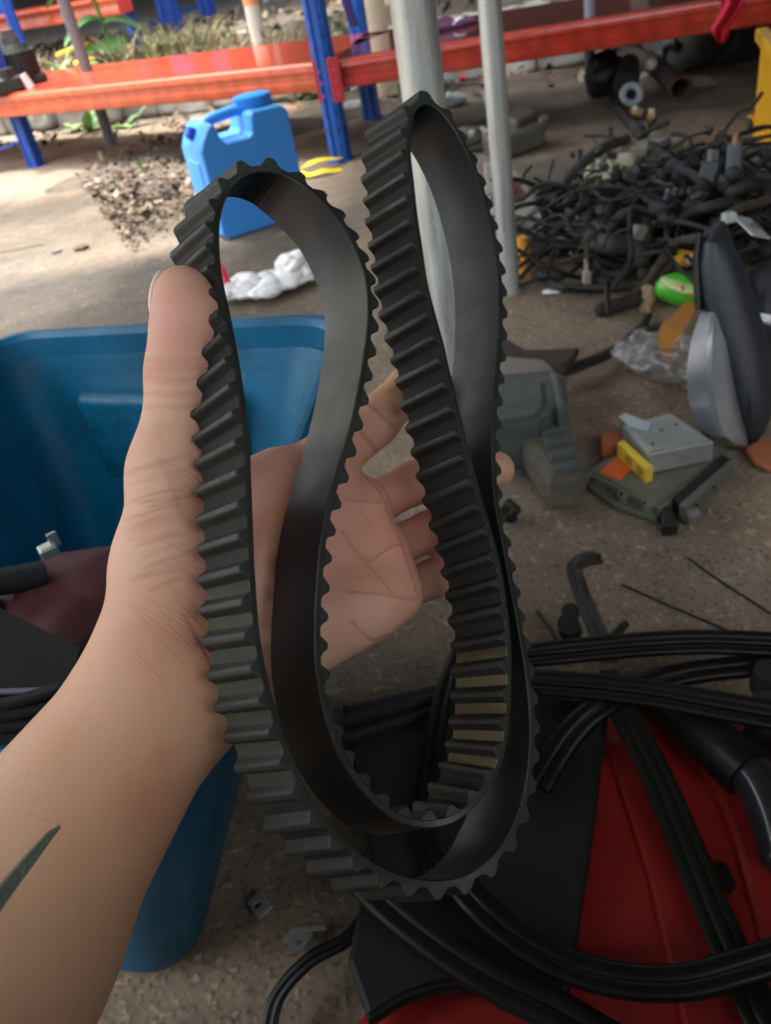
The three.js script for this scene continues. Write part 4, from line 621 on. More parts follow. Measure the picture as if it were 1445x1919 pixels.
// ================================================================ THINGS ON THE SHELF AND BEYOND
const BLK = dirty(.011, .0115, .012, .5, 6), BLK2 = dirty(.019, .0195, .02, .55, 6), NAVY = dirty(.011, .015, .024, .42, 5), STEEL = dirty(.34, .35, .35, .42, 4, { metalness: .75 }), DULL = dirty(.16, .16, .15, .6, 4, { metalness: .4 }), BEIGE = dirty(.50, .47, .36, .55, 4), WHITEP = dirty(.72, .72, .70, .45, 4), YEL = M(.78, .42, .02, .45), RUST = dirty(.10, .05, .03, .85, 5);
{
  const d = .272;
  const g = G(48, 160, d), t = thing('motor', 'black ribbed car alternator with pale brackets on the far left end of the shelf', 'motor', g, .4);
  const fins = []; for (let i = 0; i < 22; i++) { const a = i / 22 * 6.283; fins.push(box(.012, .085, .010, .068 * Math.cos(a), .075, .068 * Math.sin(a), .002, 0, -a, 0)); }
  part(t, 'housing', [cyl(.068, .07, .09, 0, .07, 0), cyl(.05, .066, .03, 0, .128, 0), ...fins], BLK); part(t, 'pulley', [cyl(.035, .035, .03, 0, .155, 0), cyl(.026, .026, .05, 0, .165, 0)], DULL);
  part(t, 'bracket', [box(.10, .06, .05, -.10, .06, .02, .01, 0, 0, .4), box(.05, .09, .04, -.085, .06, .05, .01)], dirty(.55, .54, .50, .5, 4)); part(t, 'base', box(.16, .03, .12, 0, .018, 0, .008), BLK2);
  const t2 = thing('engine_part', 'low dark metal engine part at the left border in front of the alternator', 'engine part', G(10, 176, d), .2);
  part(t2, 'casting', [box(.15, .05, .10, 0, .028, 0, .012), cyl(.03, .03, .06, .03, .05, .02)], BLK); part(t2, 'white_sleeve', cyl(.014, .016, .05, .09, .028, .03, 0, 0, .3), M(.75, .65, .6, .5));
  // small things on the right deck
  const s1 = thing('bracket', 'grey metal bracket standing on the shelf just right of the thick pole', 'bracket', G(790, 74, d)); part(s1, 'frame', [tube([V(-.02, 0, 0), V(-.02, .08, 0), V(.02, .085, 0), V(.025, 0, 0)], .008)], DULL);
  solo('white_box', 'small white plastic plug on the dark red shelf between the two poles', 'plug', [box(.04, .022, .026, 0, .012, 0, .005, 0, .5, .3), box(.02, .016, .02, .026, .02, -.01, .003)], M(.75, .74, .78, .4), G(853, 55, d), .3);
  solo('purple_cloth', 'purple and maroon rag bunched on the shelf beside the white plug', 'rag', crumpled(.10, .02, .05, .02, 20, 3), M(.11, .03, .09, .85), G(830, 58, d).add(V(0, .01, 0)));
  solo('black_plug', 'small black plug lying behind the white plug on the shelf', 'plug', box(.03, .02, .03, 0, .01, 0, .004), BLK, G(868, 44, d));
  // red cloth over the front beam
  const red = M(.62, .012, .05, .75, { sheen: .4, sheenRoughness: .5, sheenColor: new THREE.Color(.5, .05, .08), side: THREE.DoubleSide });
  const pf = rise(G(1385, 140), 1385, 60), rc = thing('red_cloth', 'bright red cloth hanging over the shelf beam at the upper right', 'cloth', pf);
  const cl = []; { const rows = [[1350, 1400, -10, .30], [1352, 1394, 12, .32], [1345, 1382, 34, .335], [1334, 1368, 52, .335], [1338, 1366, 66, .33], [1347, 1360, 78, .32]]; const dp = G(1362, 50, .235).sub(camera.position).dot(FWD) - .035; const ring = rows.map(([a, b, y], i) => { const o = []; for (let k = 0; k <= 8; k++) { const x = lerp(a, b, k / 8); o.push(at(x, y + 3 * Math.sin(k * 1.7), dp - .03 + .014 * Math.sin(k * 1.4 + i))); } for (let k = 8; k >= 0; k--) { const x = lerp(a, b, k / 8); o.push(at(x, y + 3 * Math.sin(k * 1.7), dp - .018 + .014 * Math.sin(k * 1.4 + i))); } return o; }); cl.push(loft(ring, true, true, .8)); }
  wpart(rc, 'cloth_fold', cl, red);
  const rc2 = solo('red_cloth', 'dark red cloth corner on the shelf beam at the right border', 'cloth', crumple(new THREE.BoxGeometry(.12, .16, .03, 14, 14, 4), .008, 30, 4), M(.40, .012, .04, .8), rise(G(1440, 140), 1437, 14).add(V(.03, 0, .07)));
}
{ // under the right shelf
  const px = (x, y, H = 0) => G(x, y, H);
  const t = thing('shock_absorber', 'dark shock absorber with a white collar and a pale ring eye under the red shelf', 'shock absorber', px(1175, 190), .2);
  const a = at(1172, 172, 2.52), b = at(1183, 98, 2.62), u = (k) => a.clone().lerp(b, k);
  const GRN = dirty(.045, .055, .048, .5, 5);
  wpart(t, 'body', [cylTo(u(.15), u(.55), .040, .036), cylTo(u(.5), u(.75), .030), cylTo(u(.8), u(1.05), .034), cylTo(u(.95), u(1.12), .024)], GRN);
  const eye = new THREE.TorusGeometry(.026, .011, 12, 28); eye.lookAt(V(-.1, .45, .9)); wpart(t, 'ring_eye', eye.translate(...a.clone().add(V(0, 0, .055)).toArray()), M(.42, .48, .56, .4));
  wpart(t, 'collar', [cylTo(u(.72), u(.84), .052, .050), new THREE.SphereGeometry(.02, 12, 8).translate(...u(.66).add(V(.055, .0, .04)).toArray())], M(.85, .86, .88, .3));
  wpart(t, 'knob', new THREE.SphereGeometry(.014, 12, 8).translate(...u(1.02).add(V(-.06, .01, .02)).toArray()), BEIGE);
  const h = thing('engine_part', 'black lump of rubber mounts lying left of the shock absorber', 'engine part', px(1138, 180)); part(h, 'mount', [crumpled(.075, .07, .06, .02, 16, 2).translate(0, .06, 0), cyl(.03, .035, .07, -.02, .09, .02, .4)], BLK); part(h, 'bush', cyl(.03, .03, .05, .03, .03, .06, 1.2), BLK2);
  const p = thing('exhaust_pipe', 'rusty pipe lying open end forward beside the shock absorber', 'pipe', px(1270, 172));
  const c = new THREE.CatmullRomCurve3([px(1276, 165, .035), px(1250, 142, .045), px(1215, 112, .06)]);
  wpart(p, 'tube', new THREE.TubeGeometry(c, 20, .030, 20), Object.assign(dirty(.10, .085, .08, .8, 4), { side: THREE.DoubleSide }));
  wpart(p, 'flange', new THREE.TorusGeometry(.030, .005, 8, 24).lookAt(c.getPoint(0).sub(c.getPoint(.1))).translate(...c.getPoint(0).toArray()), RUST);
  const TYR = dirty(.085, .08, .075, .85, 4);
  // stack of tyres lying on their sides in a row
  for (let i = 0; i < 3; i++) {
    const gp = px(1318 + i * 72, 148 - i * 12), ty = thing('tyre', ['first dusty black tyre of the row under the red shelf, nearest the rusty pipe', 'second tyre of the row, under the red cloth', 'third tyre of the row, at the right border'][i], 'tyre', gp.clone().setY(.262).add(V(.02, 0, -.20)), .20 - .06 * i, 'tyres standing in a row under the red shelf');
    const pr = [[.165, -.055], [.20, -.068], [.235, -.070], [.252, -.062], [.262, -.052], [.262, -.036], [.252, -.033], [.252, -.028], [.264, -.025], [.265, -.004], [.254, -.002], [.254, .003], [.265, .005], [.264, .025], [.252, .028], [.252, .033], [.262, .036], [.262, .052], [.252, .062], [.235, .070], [.20, .068], [.165, .055], [.15, .0], [.165, -.055]].map((v) => new THREE.Vector2(...v));
    part(ty, 'carcass', toCreasedNormals(new THREE.LatheGeometry(pr, 56).rotateZ(Math.PI / 2), .5), TYR);
    const tr = []; for (let k = 0; k < 40; k++) for (const s of [-1, 1]) { const q = (k + (s > 0 ? .5 : 0)) / 40 * 6.283; tr.push(box(.020, .008, .022, s * .058, 0, 0, .002).translate(0, .255, 0).rotateX(q)); }
    part(ty, 'shoulder_lugs', tr, TYR).userData.kind = 'stuff';
  }
  const hub = thing('engine_part', 'dark engine block piece behind the tyres at the right border', 'engine part', px(1430, 120).add(V(.1, .12, -.1))); part(hub, 'casting', crumpled(.14, .12, .10, .04, 12, 6), NAVY);
  const lever = solo('curved_hook', 'curved dull metal hook lying against the tyres', 'hook', tube([px(1238, 108, .05), px(1246, 88, .08), px(1266, 80, .10), px(1272, 100, .06)], .013), DULL);
  const rb = solo('round_stone', 'round grey stone on the ground behind the shock absorber', 'stone', crumpled(.06, .05, .05, .012, 14, 5), dirty(.35, .36, .33, .9, 4), px(1198, 88).setY(.03));
  // bottle, its red label and the grey lump below
  const bt = thing('plastic_bottle', 'clear plastic bottle with red label and red cap lying right of the thick pole', 'bottle', px(822, 170), -.15);
  part(bt, 'bottle_body', new THREE.LatheGeometry([[0, -.09], [.026, -.088], [.03, -.08], [.03, .03], [.026, .05], [.012, .075], [.012, .09], [0, .09]].map((v) => new THREE.Vector2(...v)), 32).rotateZ(-Math.PI / 2).translate(0, .03, 0), M(.75, .82, .82, .15, { transmission: .85, thickness: 0 }));
  part(bt, 'label', cyl(.0306, .0306, .06, -.025, .03, 0, 0, 0, Math.PI / 2, 32, true), M(.75, .06, .09, .4)); part(bt, 'cap', cyl(.014, .014, .02, .098, .03, 0, 0, 0, Math.PI / 2), M(.65, .03, .05, .4));
  solo('grey_rag', 'pale grey crumpled plastic lying below the red capped bottle', 'plastic scrap', crumpled(.06, .025, .045, .02, 24, 7), M(.42, .46, .48, .6), px(845, 198).setY(.02));
  // engine castings behind the slim pole
  const e1 = thing('engine_casting', 'grey metal engine casting lying behind the slim pole', 'engine casting', px(965, 285), .3);
  part(e1, 'block', [box(.15, .06, .10, 0, .032, 0, .012, 0, 0, .1), box(.09, .05, .07, .03, .07, -.02, .012, .2, .3, 0)], DULL); part(e1, 'bracket_plate', [box(.05, .13, .014, -.02, .10, -.05, .004, -.5, .1, 0), cyl(.014, .014, .02, -.02, .11, -.04, 1.0)], STEEL); part(e1, 'bolt', [cyl(.008, .008, .03, .07, .06, .04, .5), cyl(.012, .012, .012, .07, .075, .045, .5)], STEEL);
  const e2 = thing('engine_casting', 'low brownish casting with two bright bolts left of the slim pole', 'engine casting', px(900, 278), -.2);
  part(e2, 'block', [box(.11, .045, .08, 0, .024, 0, .01), crumpled(.05, .03, .04, .012, 30, 3).translate(-.03, .04, .02)], DULL); for (const [x, z] of [[-.02, .045], [.02, .05], [.01, .02]]) part(e2, 'bolt', [cyl(.009, .009, .02, x, .05, z, .4)], M(.8, .8, .76, .3, { metalness: .6 }));
  // yellow crate at the right edge
  const yc = thing('plastic_crate', 'yellow plastic crate cut by the right border', 'crate', px(1440, 292).clone(), -.35); const YC = M(.80, .42, .012, .45);
  part(yc, 'wall_panel', [box(.40, .20, .012, .20, .11, 0, .004), box(.012, .20, .30, .006, .11, -.15, .004)], YC); part(yc, 'rim', [box(.42, .03, .03, .20, .205, 0, .006), box(.03, .03, .32, .0, .205, -.15, .006)], YC); part(yc, 'foot_rim', [box(.42, .022, .03, .20, .012, 0, .005), box(.03, .022, .32, .0, .012, -.15, .005)], YC);
  part(yc, 'rib', [box(.012, .18, .012, .01, .11, .010, .003)], YC); part(yc, 'rib', [box(.012, .18, .012, .12, .11, .010, .003)], YC);
}

// ================================================================ THE HEAP OF WIRING
{
  const B = [BLK, BLK2, dirty(.028, .028, .028, .55, 6), dirty(.042, .045, .045, .55, 6), dirty(.06, .047, .034, .65, 6)];
  const harness = (name, label, pts, r, m, cat = 'cable') => { const c = new THREE.CatmullRomCurve3(pts.map((p) => G(p[0], p[1], p[2])), false, 'centripetal');
    const t = thing(name, label, cat, c.getPoint(.5)); wpart(t, 'sleeve', tube(pts.map((p) => G(...p)), r, pts.length * 10, 10), m);
    const L = c.getLength(), k = Math.floor(L / .05), rings = []; for (let i = 1; i < k; i++) if (rnd() < .6) { const p = c.getPointAt(i / k), T = c.getTangentAt(i / k); const tg = new THREE.TorusGeometry(r * 1.02, r * .16, 6, 12).lookAt(T); rings.push(tg.translate(p.x, p.y, p.z)); } if (rings.length) wpart(t, 'tape_wrap', rings, BLK).userData.kind = 'stuff'; return t; };
  harness('wiring_loom', 'long taped loom running from the shock absorber down into the heap', [[1138, 186, .02], [1160, 205, .03], [1190, 240, .06], [1215, 272, .10], [1250, 300, .12], [1285, 335, .12], [1305, 375, .08], [1330, 395, .05]], .013, B[2]);
  harness('wiring_loom', 'loom arching up and left over the beige motor', [[1175, 262, .12], [1140, 272, .13], [1100, 300, .12], [1068, 330, .10], [1046, 372, .07], [1042, 400, .05], [1060, 425, .02]], .011, B[3]);
  harness('wiring_loom', 'thin loom with two amber plugs branching from the long taped loom', [[1168, 208, .035], [1185, 224, .03], [1200, 238, .02], [1216, 236, .015], [1228, 224, .015]], .005, B[2]);
  harness('rubber_hose', 'brown grey hose bent in an arch in the middle of the heap', [[1140, 438, .06], [1158, 410, .09], [1185, 396, .10], [1212, 402, .09], [1214, 440, .07], [1212, 490, .05], [1205, 515, .03]], .010, B[4], 'hose');
  harness('rubber_hose', 'thick grey hose lying across the front of the heap', [[1098, 430, .07], [1112, 452, .08], [1145, 458, .09], [1180, 462, .08], [1205, 485, .06]], .017, B[3], 'hose');
  harness('power_cable', 'long grey cable sweeping from the mirror down to a dark rubber grip', [[1440, 375, .14], [1370, 400, .14], [1330, 440, .12], [1300, 448, .10], [1268, 455, .09], [1240, 490, .07], [1215, 525, .04], [1185, 556, .02], [1150, 572, .014]], .0075, B[4], 'cable');
  solo('rubber_grip', 'dark brown rubber grip at the end of the long grey cable', 'grip', tube([G(1190, 562, .018), G(1160, 572, .016), G(1128, 580, .015)], .013), dirty(.035, .02, .016, .7, 5));
  harness('wiring_loom', 'loom along the front foot of the heap from the orange plug', [[992, 495, .02], [1012, 515, .015], [1040, 535, .015], [1090, 540, .014], [1150, 538, .014], [1200, 532, .02], [1260, 520, .04]], .0075, B[2]);
  harness('wiring_loom', 'black loom in a closed loop above the white plug', [[1118, 470, .05], [1122, 498, .03], [1140, 512, .02], [1175, 508, .03], [1200, 488, .05]], .007, B[3]);
  harness('wiring_loom', 'black loom running left towards the slim pole', [[1092, 428, .05], [1060, 440, .03], [1020, 455, .015], [1000, 466, .012]], .008, B[1]);
  harness('wiring_loom', 'ring of cable below the brown hose, left of the grey mirror', [[1212, 470, .05], [1230, 455, .06], [1252, 460, .07], [1260, 490, .05], [1240, 520, .03]], .007, B[4]);
  harness('wiring_loom', 'loom looped round at the right border above the mirror', [[1445, 372, .12], [1430, 350, .14], [1400, 348, .15], [1375, 362, .14], [1385, 390, .10], [1420, 405, .06], [1460, 400, .06]], .012, B[0]);
  harness('rubber_hose', 'upright grey hose end poking out of the heap near the yellow crate', [[1395, 380, .09], [1384, 345, .14], [1374, 325, .17]], .013, B[3], 'hose');
  harness('wiring_loom', 'black loom with split end beside the upright hose end', [[1250, 440, .06], [1290, 405, .10], [1330, 388, .13], [1370, 380, .13], [1400, 400, .08]], .009, B[1]);
  harness('wiring_loom', 'loom rising behind the dark blue housings in the heap', [[1210, 360, .05], [1240, 330, .10], [1280, 322, .13], [1320, 345, .13], [1350, 375, .10]], .010, B[0]);
  harness('wiring_loom', 'thick black loom under the brown arch of hose', [[1085, 470, .03], [1120, 440, .06], [1140, 400, .09], [1180, 370, .10], [1230, 380, .10], [1270, 420, .08]], .014, B[1]);
  // tangle filling the heap
  const gs = []; for (let i = 0; i < 340; i++) { const cx = rr(1065, 1470), e = (cx - 1075) / 400; let cy = lerp(440, 420, e) + rr(-75, 95) * (1 - .15 * e); if (cx < 1240 && cy < 405) cy += 60; const c = G(cx, cy), pts = []; let dir = rr(0, 6.3); const p = c.clone().setY(rr(.01, .10)); for (let k = 0; k < 6; k++) { pts.push(p.clone()); dir += rr(-1.1, 1.1); p.add(V(Math.cos(dir) * .05, rr(-.03, .03), Math.sin(dir) * .05)); p.y = clamp(p.y, .006, .14); } gs.push(tube(pts, rr(.0012, .0052), 24, 6)); }
  [[BLK, 'black', 0], [dirty(.040, .041, .042, .6, 6), 'grey', 1], [dirty(.055, .042, .03, .7, 6), 'brownish', 2]].forEach(([m, c, k]) => { const tangle = struct('cable_tangle', gs.filter((_, i) => [0, 0, 1, 0, 1, 2, 0, 0, 1, 0][i % 10] === k), m, 'stuff'); tangle.userData.label = 'dense tangle of ' + c + ' cables filling the heap right of the slim pole'; tangle.userData.category = 'cable tangle'; });
  const bits = []; for (let i = 0; i < 190; i++) { const c = G(rr(1060, 1470), rr(345, 520)); bits.push(box(rr(.008, .026), rr(.006, .016), rr(.008, .02), c.x, rr(.02, .14), c.z, .0015, rr(0, 3), rr(0, 3), rr(0, 3))); }
  const bt = struct('plug_scatter', bits, dirty(.05, .052, .055, .5, 6), 'stuff'); bt.userData.label = 'small dark plugs and clips scattered through the wiring heap'; bt.userData.category = 'plugs';
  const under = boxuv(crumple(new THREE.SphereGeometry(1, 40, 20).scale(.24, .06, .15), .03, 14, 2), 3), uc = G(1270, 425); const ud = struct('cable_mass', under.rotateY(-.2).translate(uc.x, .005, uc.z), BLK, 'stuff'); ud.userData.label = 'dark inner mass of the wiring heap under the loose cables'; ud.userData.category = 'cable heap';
  // housings, motors and plugs lying in the heap
  const lumps = (name, label, px, py, H, parts, cat, ry = 0, rx = 0) => { const t = thing(name, label, cat, G(px, py, H), ry); t.rotation.x = rx; for (const [n, gs, m] of parts) part(t, n, gs, m); return t; };
  lumps('wiper_motor', 'cream coloured round motor with a black band on top of the heap', 1150, 348, .07, [['motor_can', [cyl(.026, .030, .05, 0, .02, 0, 0, 0, 1.2), new THREE.SphereGeometry(.028, 20, 14).translate(.028, .03, 0)], dirty(.62, .60, .42, .5, 4)], ['band', cyl(.033, .034, .014, -.012, .014, 0, 0, 0, 1.2), BLK], ['green_tag', box(.01, .012, .004, .02, .012, .032, .001), M(.05, .4, .25, .5)]], 'motor', .3);
  lumps('wiper_motor', 'cream ring shaped motor end cap left of the cream motor', 1122, 345, .07, [['motor_can', [cyl(.028, .026, .03, 0, .02, 0, .3, 0, 1.1)], dirty(.60, .58, .45, .5, 4)]], 'motor', .1);
  lumps('blower_housing', 'grey beige plastic blower housing at the back of the heap', 1205, 318, .06, [['housing', [cyl(.045, .05, .05, 0, .03, 0), box(.07, .04, .06, .05, .03, .01, .012)], dirty(.34, .33, .27, .6, 4)], ['flange', cyl(.055, .055, .006, 0, .012, 0), dirty(.30, .29, .25, .6, 4)]], 'housing', .4);
  lumps('grey_block', 'dull metal block below the beige blower housing', 1195, 345, .06, [['casting', [box(.07, .035, .05, 0, .02, 0, .008), box(.03, .03, .03, .03, .04, .01, .006)], dirty(.22, .22, .20, .6, 4)]], 'block', -.3);
  lumps('connector', 'beige plug with bent leads left of the cream motors', 1098, 382, .05, [['housing', [box(.05, .022, .024, 0, .01, 0, .004, 0, .3, .4), box(.024, .02, .02, -.03, -.008, 0, .004)], BEIGE], ['lead', tube([V(.02, .015, 0), V(.05, .03, .01), V(.06, .0, .02)], .005), BLK]], 'connector', .2);
  lumps('connector', 'small white plug at the front of the heap', 1083, 486, .012, [['housing', [box(.026, .016, .026, 0, .01, 0, .003, 0, .5, .2), box(.012, .012, .02, .018, .01, .008, .002)], WHITEP]], 'connector');
  lumps('connector', 'white plug lying on the black loom left in the heap', 1073, 428, .045, [['housing', [box(.030, .018, .022, 0, .01, 0, .005, 0, -.2, .2)], WHITEP], ['tab', box(.012, .01, .01, .02, .005, .012, .002), WHITEP]], 'connector');
  lumps('connector', 'pale plug hanging at the front edge of the heap above the brown grip', 1100, 532, .012, [['housing', [box(.014, .024, .014, 0, .012, 0, .003), cyl(.004, .004, .03, 0, .03, 0)], BEIGE]], 'connector');
  lumps('connector', 'pair of grey white plugs above the small white plug', 1070, 455, .02, [['housing', [box(.022, .014, .02, 0, .01, 0, .003, 0, .6, 0), box(.02, .014, .018, -.022, .012, .012, .003, 0, .2, .3)], dirty(.5, .5, .49, .5, 4)]], 'connector');
  lumps('connector', 'grey plug below the brown arch of hose', 1196, 448, .09, [['housing', [box(.024, .026, .014, 0, .01, 0, .003, .3, .2, -.4)], dirty(.35, .33, .31, .6, 4)]], 'connector');
  lumps('connector', 'amber plug lying left of the second amber plug on bare ground', 1194, 216, .012, [['housing', [box(.030, .022, .02, 0, .01, 0, .003, 0, .4, -.5)], M(.66, .55, .42, .5)], ['latch', box(.014, .016, .021, -.014, .006, 0, .002, 0, .4, -.5), M(.6, .30, .03, .4)]], 'connector');
  lumps('connector', 'smaller amber and white plug right of the first amber plug', 1222, 222, .012, [['housing', [box(.014, .028, .016, 0, .012, 0, .003)], M(.66, .58, .45, .5)], ['latch', box(.010, .016, .017, -.006, .005, 0, .002), M(.55, .32, .04, .4)]], 'connector');
  lumps('connector', 'pale small cap on the ground above the blower housing', 1222, 262, .01, [['housing', [cyl(.015, .017, .016, 0, .01, 0), cyl(.010, .010, .02, .01, .012, 0, 0, 0, 1.2)], dirty(.45, .44, .40, .5, 4)]], 'connector');
  lumps('fuse_box', 'dark blue black cluster of housings in the middle of the heap', 1262, 362, .09, [['housing', [box(.075, .05, .06, 0, .02, 0, .012, .1, .4, .2), box(.05, .045, .05, -.05, .0, .03, .012, .4, .1, -.3), crumpled(.04, .03, .04, .012, 30, 3).translate(.045, .02, .02)], NAVY], ['socket', [cyl(.014, .014, .02, .02, .05, .02, .5), cyl(.010, .010, .02, -.03, .045, .02, .4), box(.03, .012, .02, .0, .03, .045, .003)], BLK]], 'fuse box', .2);
  lumps('fuse_box', 'shiny dark blue housing below the cluster', 1245, 405, .085, [['housing', [box(.055, .038, .04, 0, .01, 0, .012, .3, -.3, .5), box(.03, .03, .03, .03, .0, .02, .008)], NAVY], ['pin', [cyl(.004, .004, .02, 0, .04, .01, .3), cyl(.004, .004, .02, .012, .04, .01, .3)], STEEL]], 'fuse box');
  lumps('relay', 'bluish grey relay block in the right of the heap', 1328, 350, .12, [['housing', [box(.034, .045, .03, 0, .02, 0, .004, .2, .4, -.3), box(.05, .03, .04, .03, -.01, 0, .008)], dirty(.10, .115, .14, .5, 4)], ['blade', [box(.004, .02, .01, 0, .052, 0, .001), box(.004, .018, .01, .01, .05, .004, .001)], STEEL]], 'relay', .5);
  lumps('relay', 'small black relay low in the right of the heap', 1300, 400, .10, [['housing', [box(.03, .03, .03, 0, .01, 0, .004, .3, .7, .2)], BLK2], ['blade', box(.01, .012, .004, 0, .03, 0, .001), STEEL]], 'relay');
  lumps('hose_end', 'blue grey sleeve end standing up right of the heap', 1374, 328, .15, [['sleeve', cyl(.011, .013, .05, 0, .025, 0, .1, 0, .1), dirty(.16, .20, .24, .5, 4)], ['copper_tip', cyl(.004, .005, .016, 0, .056, 0), M(.5, .25, .15, .4, { metalness: .6 })]], 'sleeve');
  lumps('connector', 'amber plug with a bright spot between the heap and the grey mirror', 1281, 492, .05, [['housing', [box(.030, .026, .02, 0, .008, 0, .006, 0, .3, -.4)], YEL], ['lens', new THREE.SphereGeometry(.008, 12, 8).translate(.006, .008, .012), M(.85, .82, .75, .2)]], 'connector');
  lumps('paper_tag', 'grey white folded tag tied to the cable at the right border', 1408, 425, .15, [['tag', [box(.040, .003, .052, 0, 0, 0, .001, .35, .2, -.5), box(.018, .014, .016, -.026, .014, -.016, .003)], M(.42, .46, .46, .5)], ['print', [box(.022, .001, .004, .004, .004, .004, .0004, .35, .2, -.5), box(.016, .001, .004, .006, .0016, .012, .0004, .35, .2, -.5)], M(.12, .13, .14, .6)]], 'tag');
  lumps('orange_plug', 'orange plastic plug standing at the foot of the slim pole', 984, 506, 0, [['upper_plug', [cyl(.012, .016, .03, 0, .05, 0), box(.022, .022, .022, .004, .03, 0, .006)], M(.80, .36, .02, .45)], ['lower_ring', [cyl(.020, .021, .020, .004, .010, .018, .2)], M(.72, .30, .03, .45)]], 'plug');
  solo('paper_scrap', 'torn white paper scrap on the concrete right of the slim pole foot', 'paper scrap', crumpled(.020, .005, .013, .008, 60, 5), M(.72, .71, .70, .8), G(1040, 548).setY(.004));
  // grey tail lamp behind the pole and the pale box under it
  const TL = thing('tail_lamp', 'grey car tail lamp with a dull red lens lying behind the slim pole', 'tail lamp', G(965, 385));
  wpart(TL, 'lamp_body', slab([[905, 300], [960, 302], [985, 330], [1020, 385], [1015, 398], [930, 396], [908, 370]], .075, .01, .012), dirty(.34, .34, .31, .45, 4));
  wpart(TL, 'lens', slab([[928, 330], [968, 334], [992, 366], [960, 372], [930, 368]], .079, .06, .004), M(.16, .045, .05, .25, { clearcoat: 1 }));
  const CB = thing('control_box', 'grey slotted control box lying under the tail lamp', 'control box', G(1010, 440));
  wpart(CB, 'case', slab([[905, 404], [1040, 396], [1052, 420], [1045, 436], [918, 448]], .045, .004, .004), dirty(.17, .17, .165, .5, 4)); wpart(CB, 'white_foam', slab([[912, 396], [968, 388], [985, 396], [965, 404], [914, 408]], .06, .046, .005), dirty(.55, .54, .50, .6, 4)); wpart(CB, 'white_foam', slab([[1022, 384], [1056, 378], [1066, 390], [1030, 396]], .06, .046, .005), dirty(.55, .54, .50, .6, 4));
  for (const x of [975, 1000, 1020]) wpart(CB, 'slot', slab([[x, 414], [x + 12, 413], [x + 13, 424], [x, 425]], .0462, .040, .0005), BLK);
}

// ================================================================ RIGHT FOREGROUND: MIRROR, CONTROL UNITS, DUCT
{
  const m = thing('car_mirror', 'broken off car door mirror with silver cover and black housing standing at the right border', 'car mirror', G(1372, 836));
  const FH = V(0, 0, -1), UPX = V(0, 1, 0);
  const ringAt = (y, xl, xr, d, thick, ridge) => { const cx = (xl + xr) / 2, hw = (xr - xl) / 2, out = []; const n = 28; for (let k = 0; k < n; k++) { const a = k / n * Math.PI * 2, c = Math.cos(a), s = Math.sin(a); let ex = Math.sign(c) * Math.pow(Math.abs(c), .8), ed = Math.sign(s) * Math.pow(Math.abs(s), .8);
    if (ridge && s < 0) { const rx = -.12; ed = -(c < rx ? (c + 1) / (1 + rx) : lerp(1, .62, (c - rx) / (1 - rx)) * (1 - Math.pow(Math.max(0, (c - .6) / .4), 3) * .8)); ex = c; }
    out.push(at(cx + ex * hw, y, d + ed * thick)); } return out; };
  const dep = (y) => lerp(.94, 1.0, (y - 415) / 415);
  const sil = [[543, 1346, 1350], [560, 1333, 1356], [590, 1312, 1366], [640, 1295, 1376], [700, 1287, 1384], [750, 1291, 1391], [795, 1303, 1398], [818, 1320, 1402], [832, 1350, 1403], [838, 1372, 1400]];
  wpart(m, 'silver_cover', loft(sil.map(([y, a, b]) => ringAt(y, a, b, dep(y) + .002, .030 * Math.min(1, (b - a) / 70), true)), true, true, .5), M(.36, .39, .43, .30, { metalness: .6, clearcoat: .4, clearcoatRoughness: .2, map: rep(T_grimeC, 2) }));
  const blk = [[414, 1352, 1358], [428, 1335, 1366], [455, 1312, 1374], [500, 1306, 1398], [560, 1312, 1418], [620, 1330, 1436], [680, 1352, 1449], [740, 1370, 1452], [785, 1385, 1446], [812, 1396, 1432], [828, 1402, 1420]];
  wpart(m, 'black_housing', loft(blk.map(([y, a, b]) => ringAt(y, a, b, dep(y) + .016, .040 * Math.min(1, (b - a) / 70), false)), true, true, .6), M(.026, .033, .044, .48, { map: rep(T_grimeC, 2), bumpMap: rep(T_fine, 14), bumpScale: .0003 }));
  wpart(m, 'side_gasket', loft([[436, 1308, 1320], [480, 1299, 1316], [540, 1300, 1320], [580, 1304, 1318]].map(([y, a, b]) => ringAt(y, a, b, dep(y) + .01, .02)), true, true), BLK);
  wpart(m, 'housing_seam', tube([at(1372, 560, .972), at(1390, 640, .966), at(1402, 720, .962), at(1410, 800, .975)], .0012, 24, 6), BLK);
  const cb = solo('plastic_cover', 'dark plastic part lying behind the mirror at the right border', 'panel', slab([[1405, 500], [1470, 480], [1490, 640], [1440, 600]], .06, .01, .008), NAVY);
  solo('bright_clip', 'bright metal clip lying on the dark part at the right border', 'clip', slab([[1422, 585], [1450, 590], [1455, 602], [1425, 596]], .07, .062, .002), M(.7, .72, .75, .25, { metalness: .7 }));
  solo('brown_leaf', 'large dry orange brown leaf lying at the foot of the mirror by the right border', 'leaf', crumple(slab([[1398, 838], [1425, 822], [1470, 820], [1480, 870], [1450, 878], [1415, 862]], .012, .004, .002), .004, 60, 3), M(.33, .11, .045, .8));
}
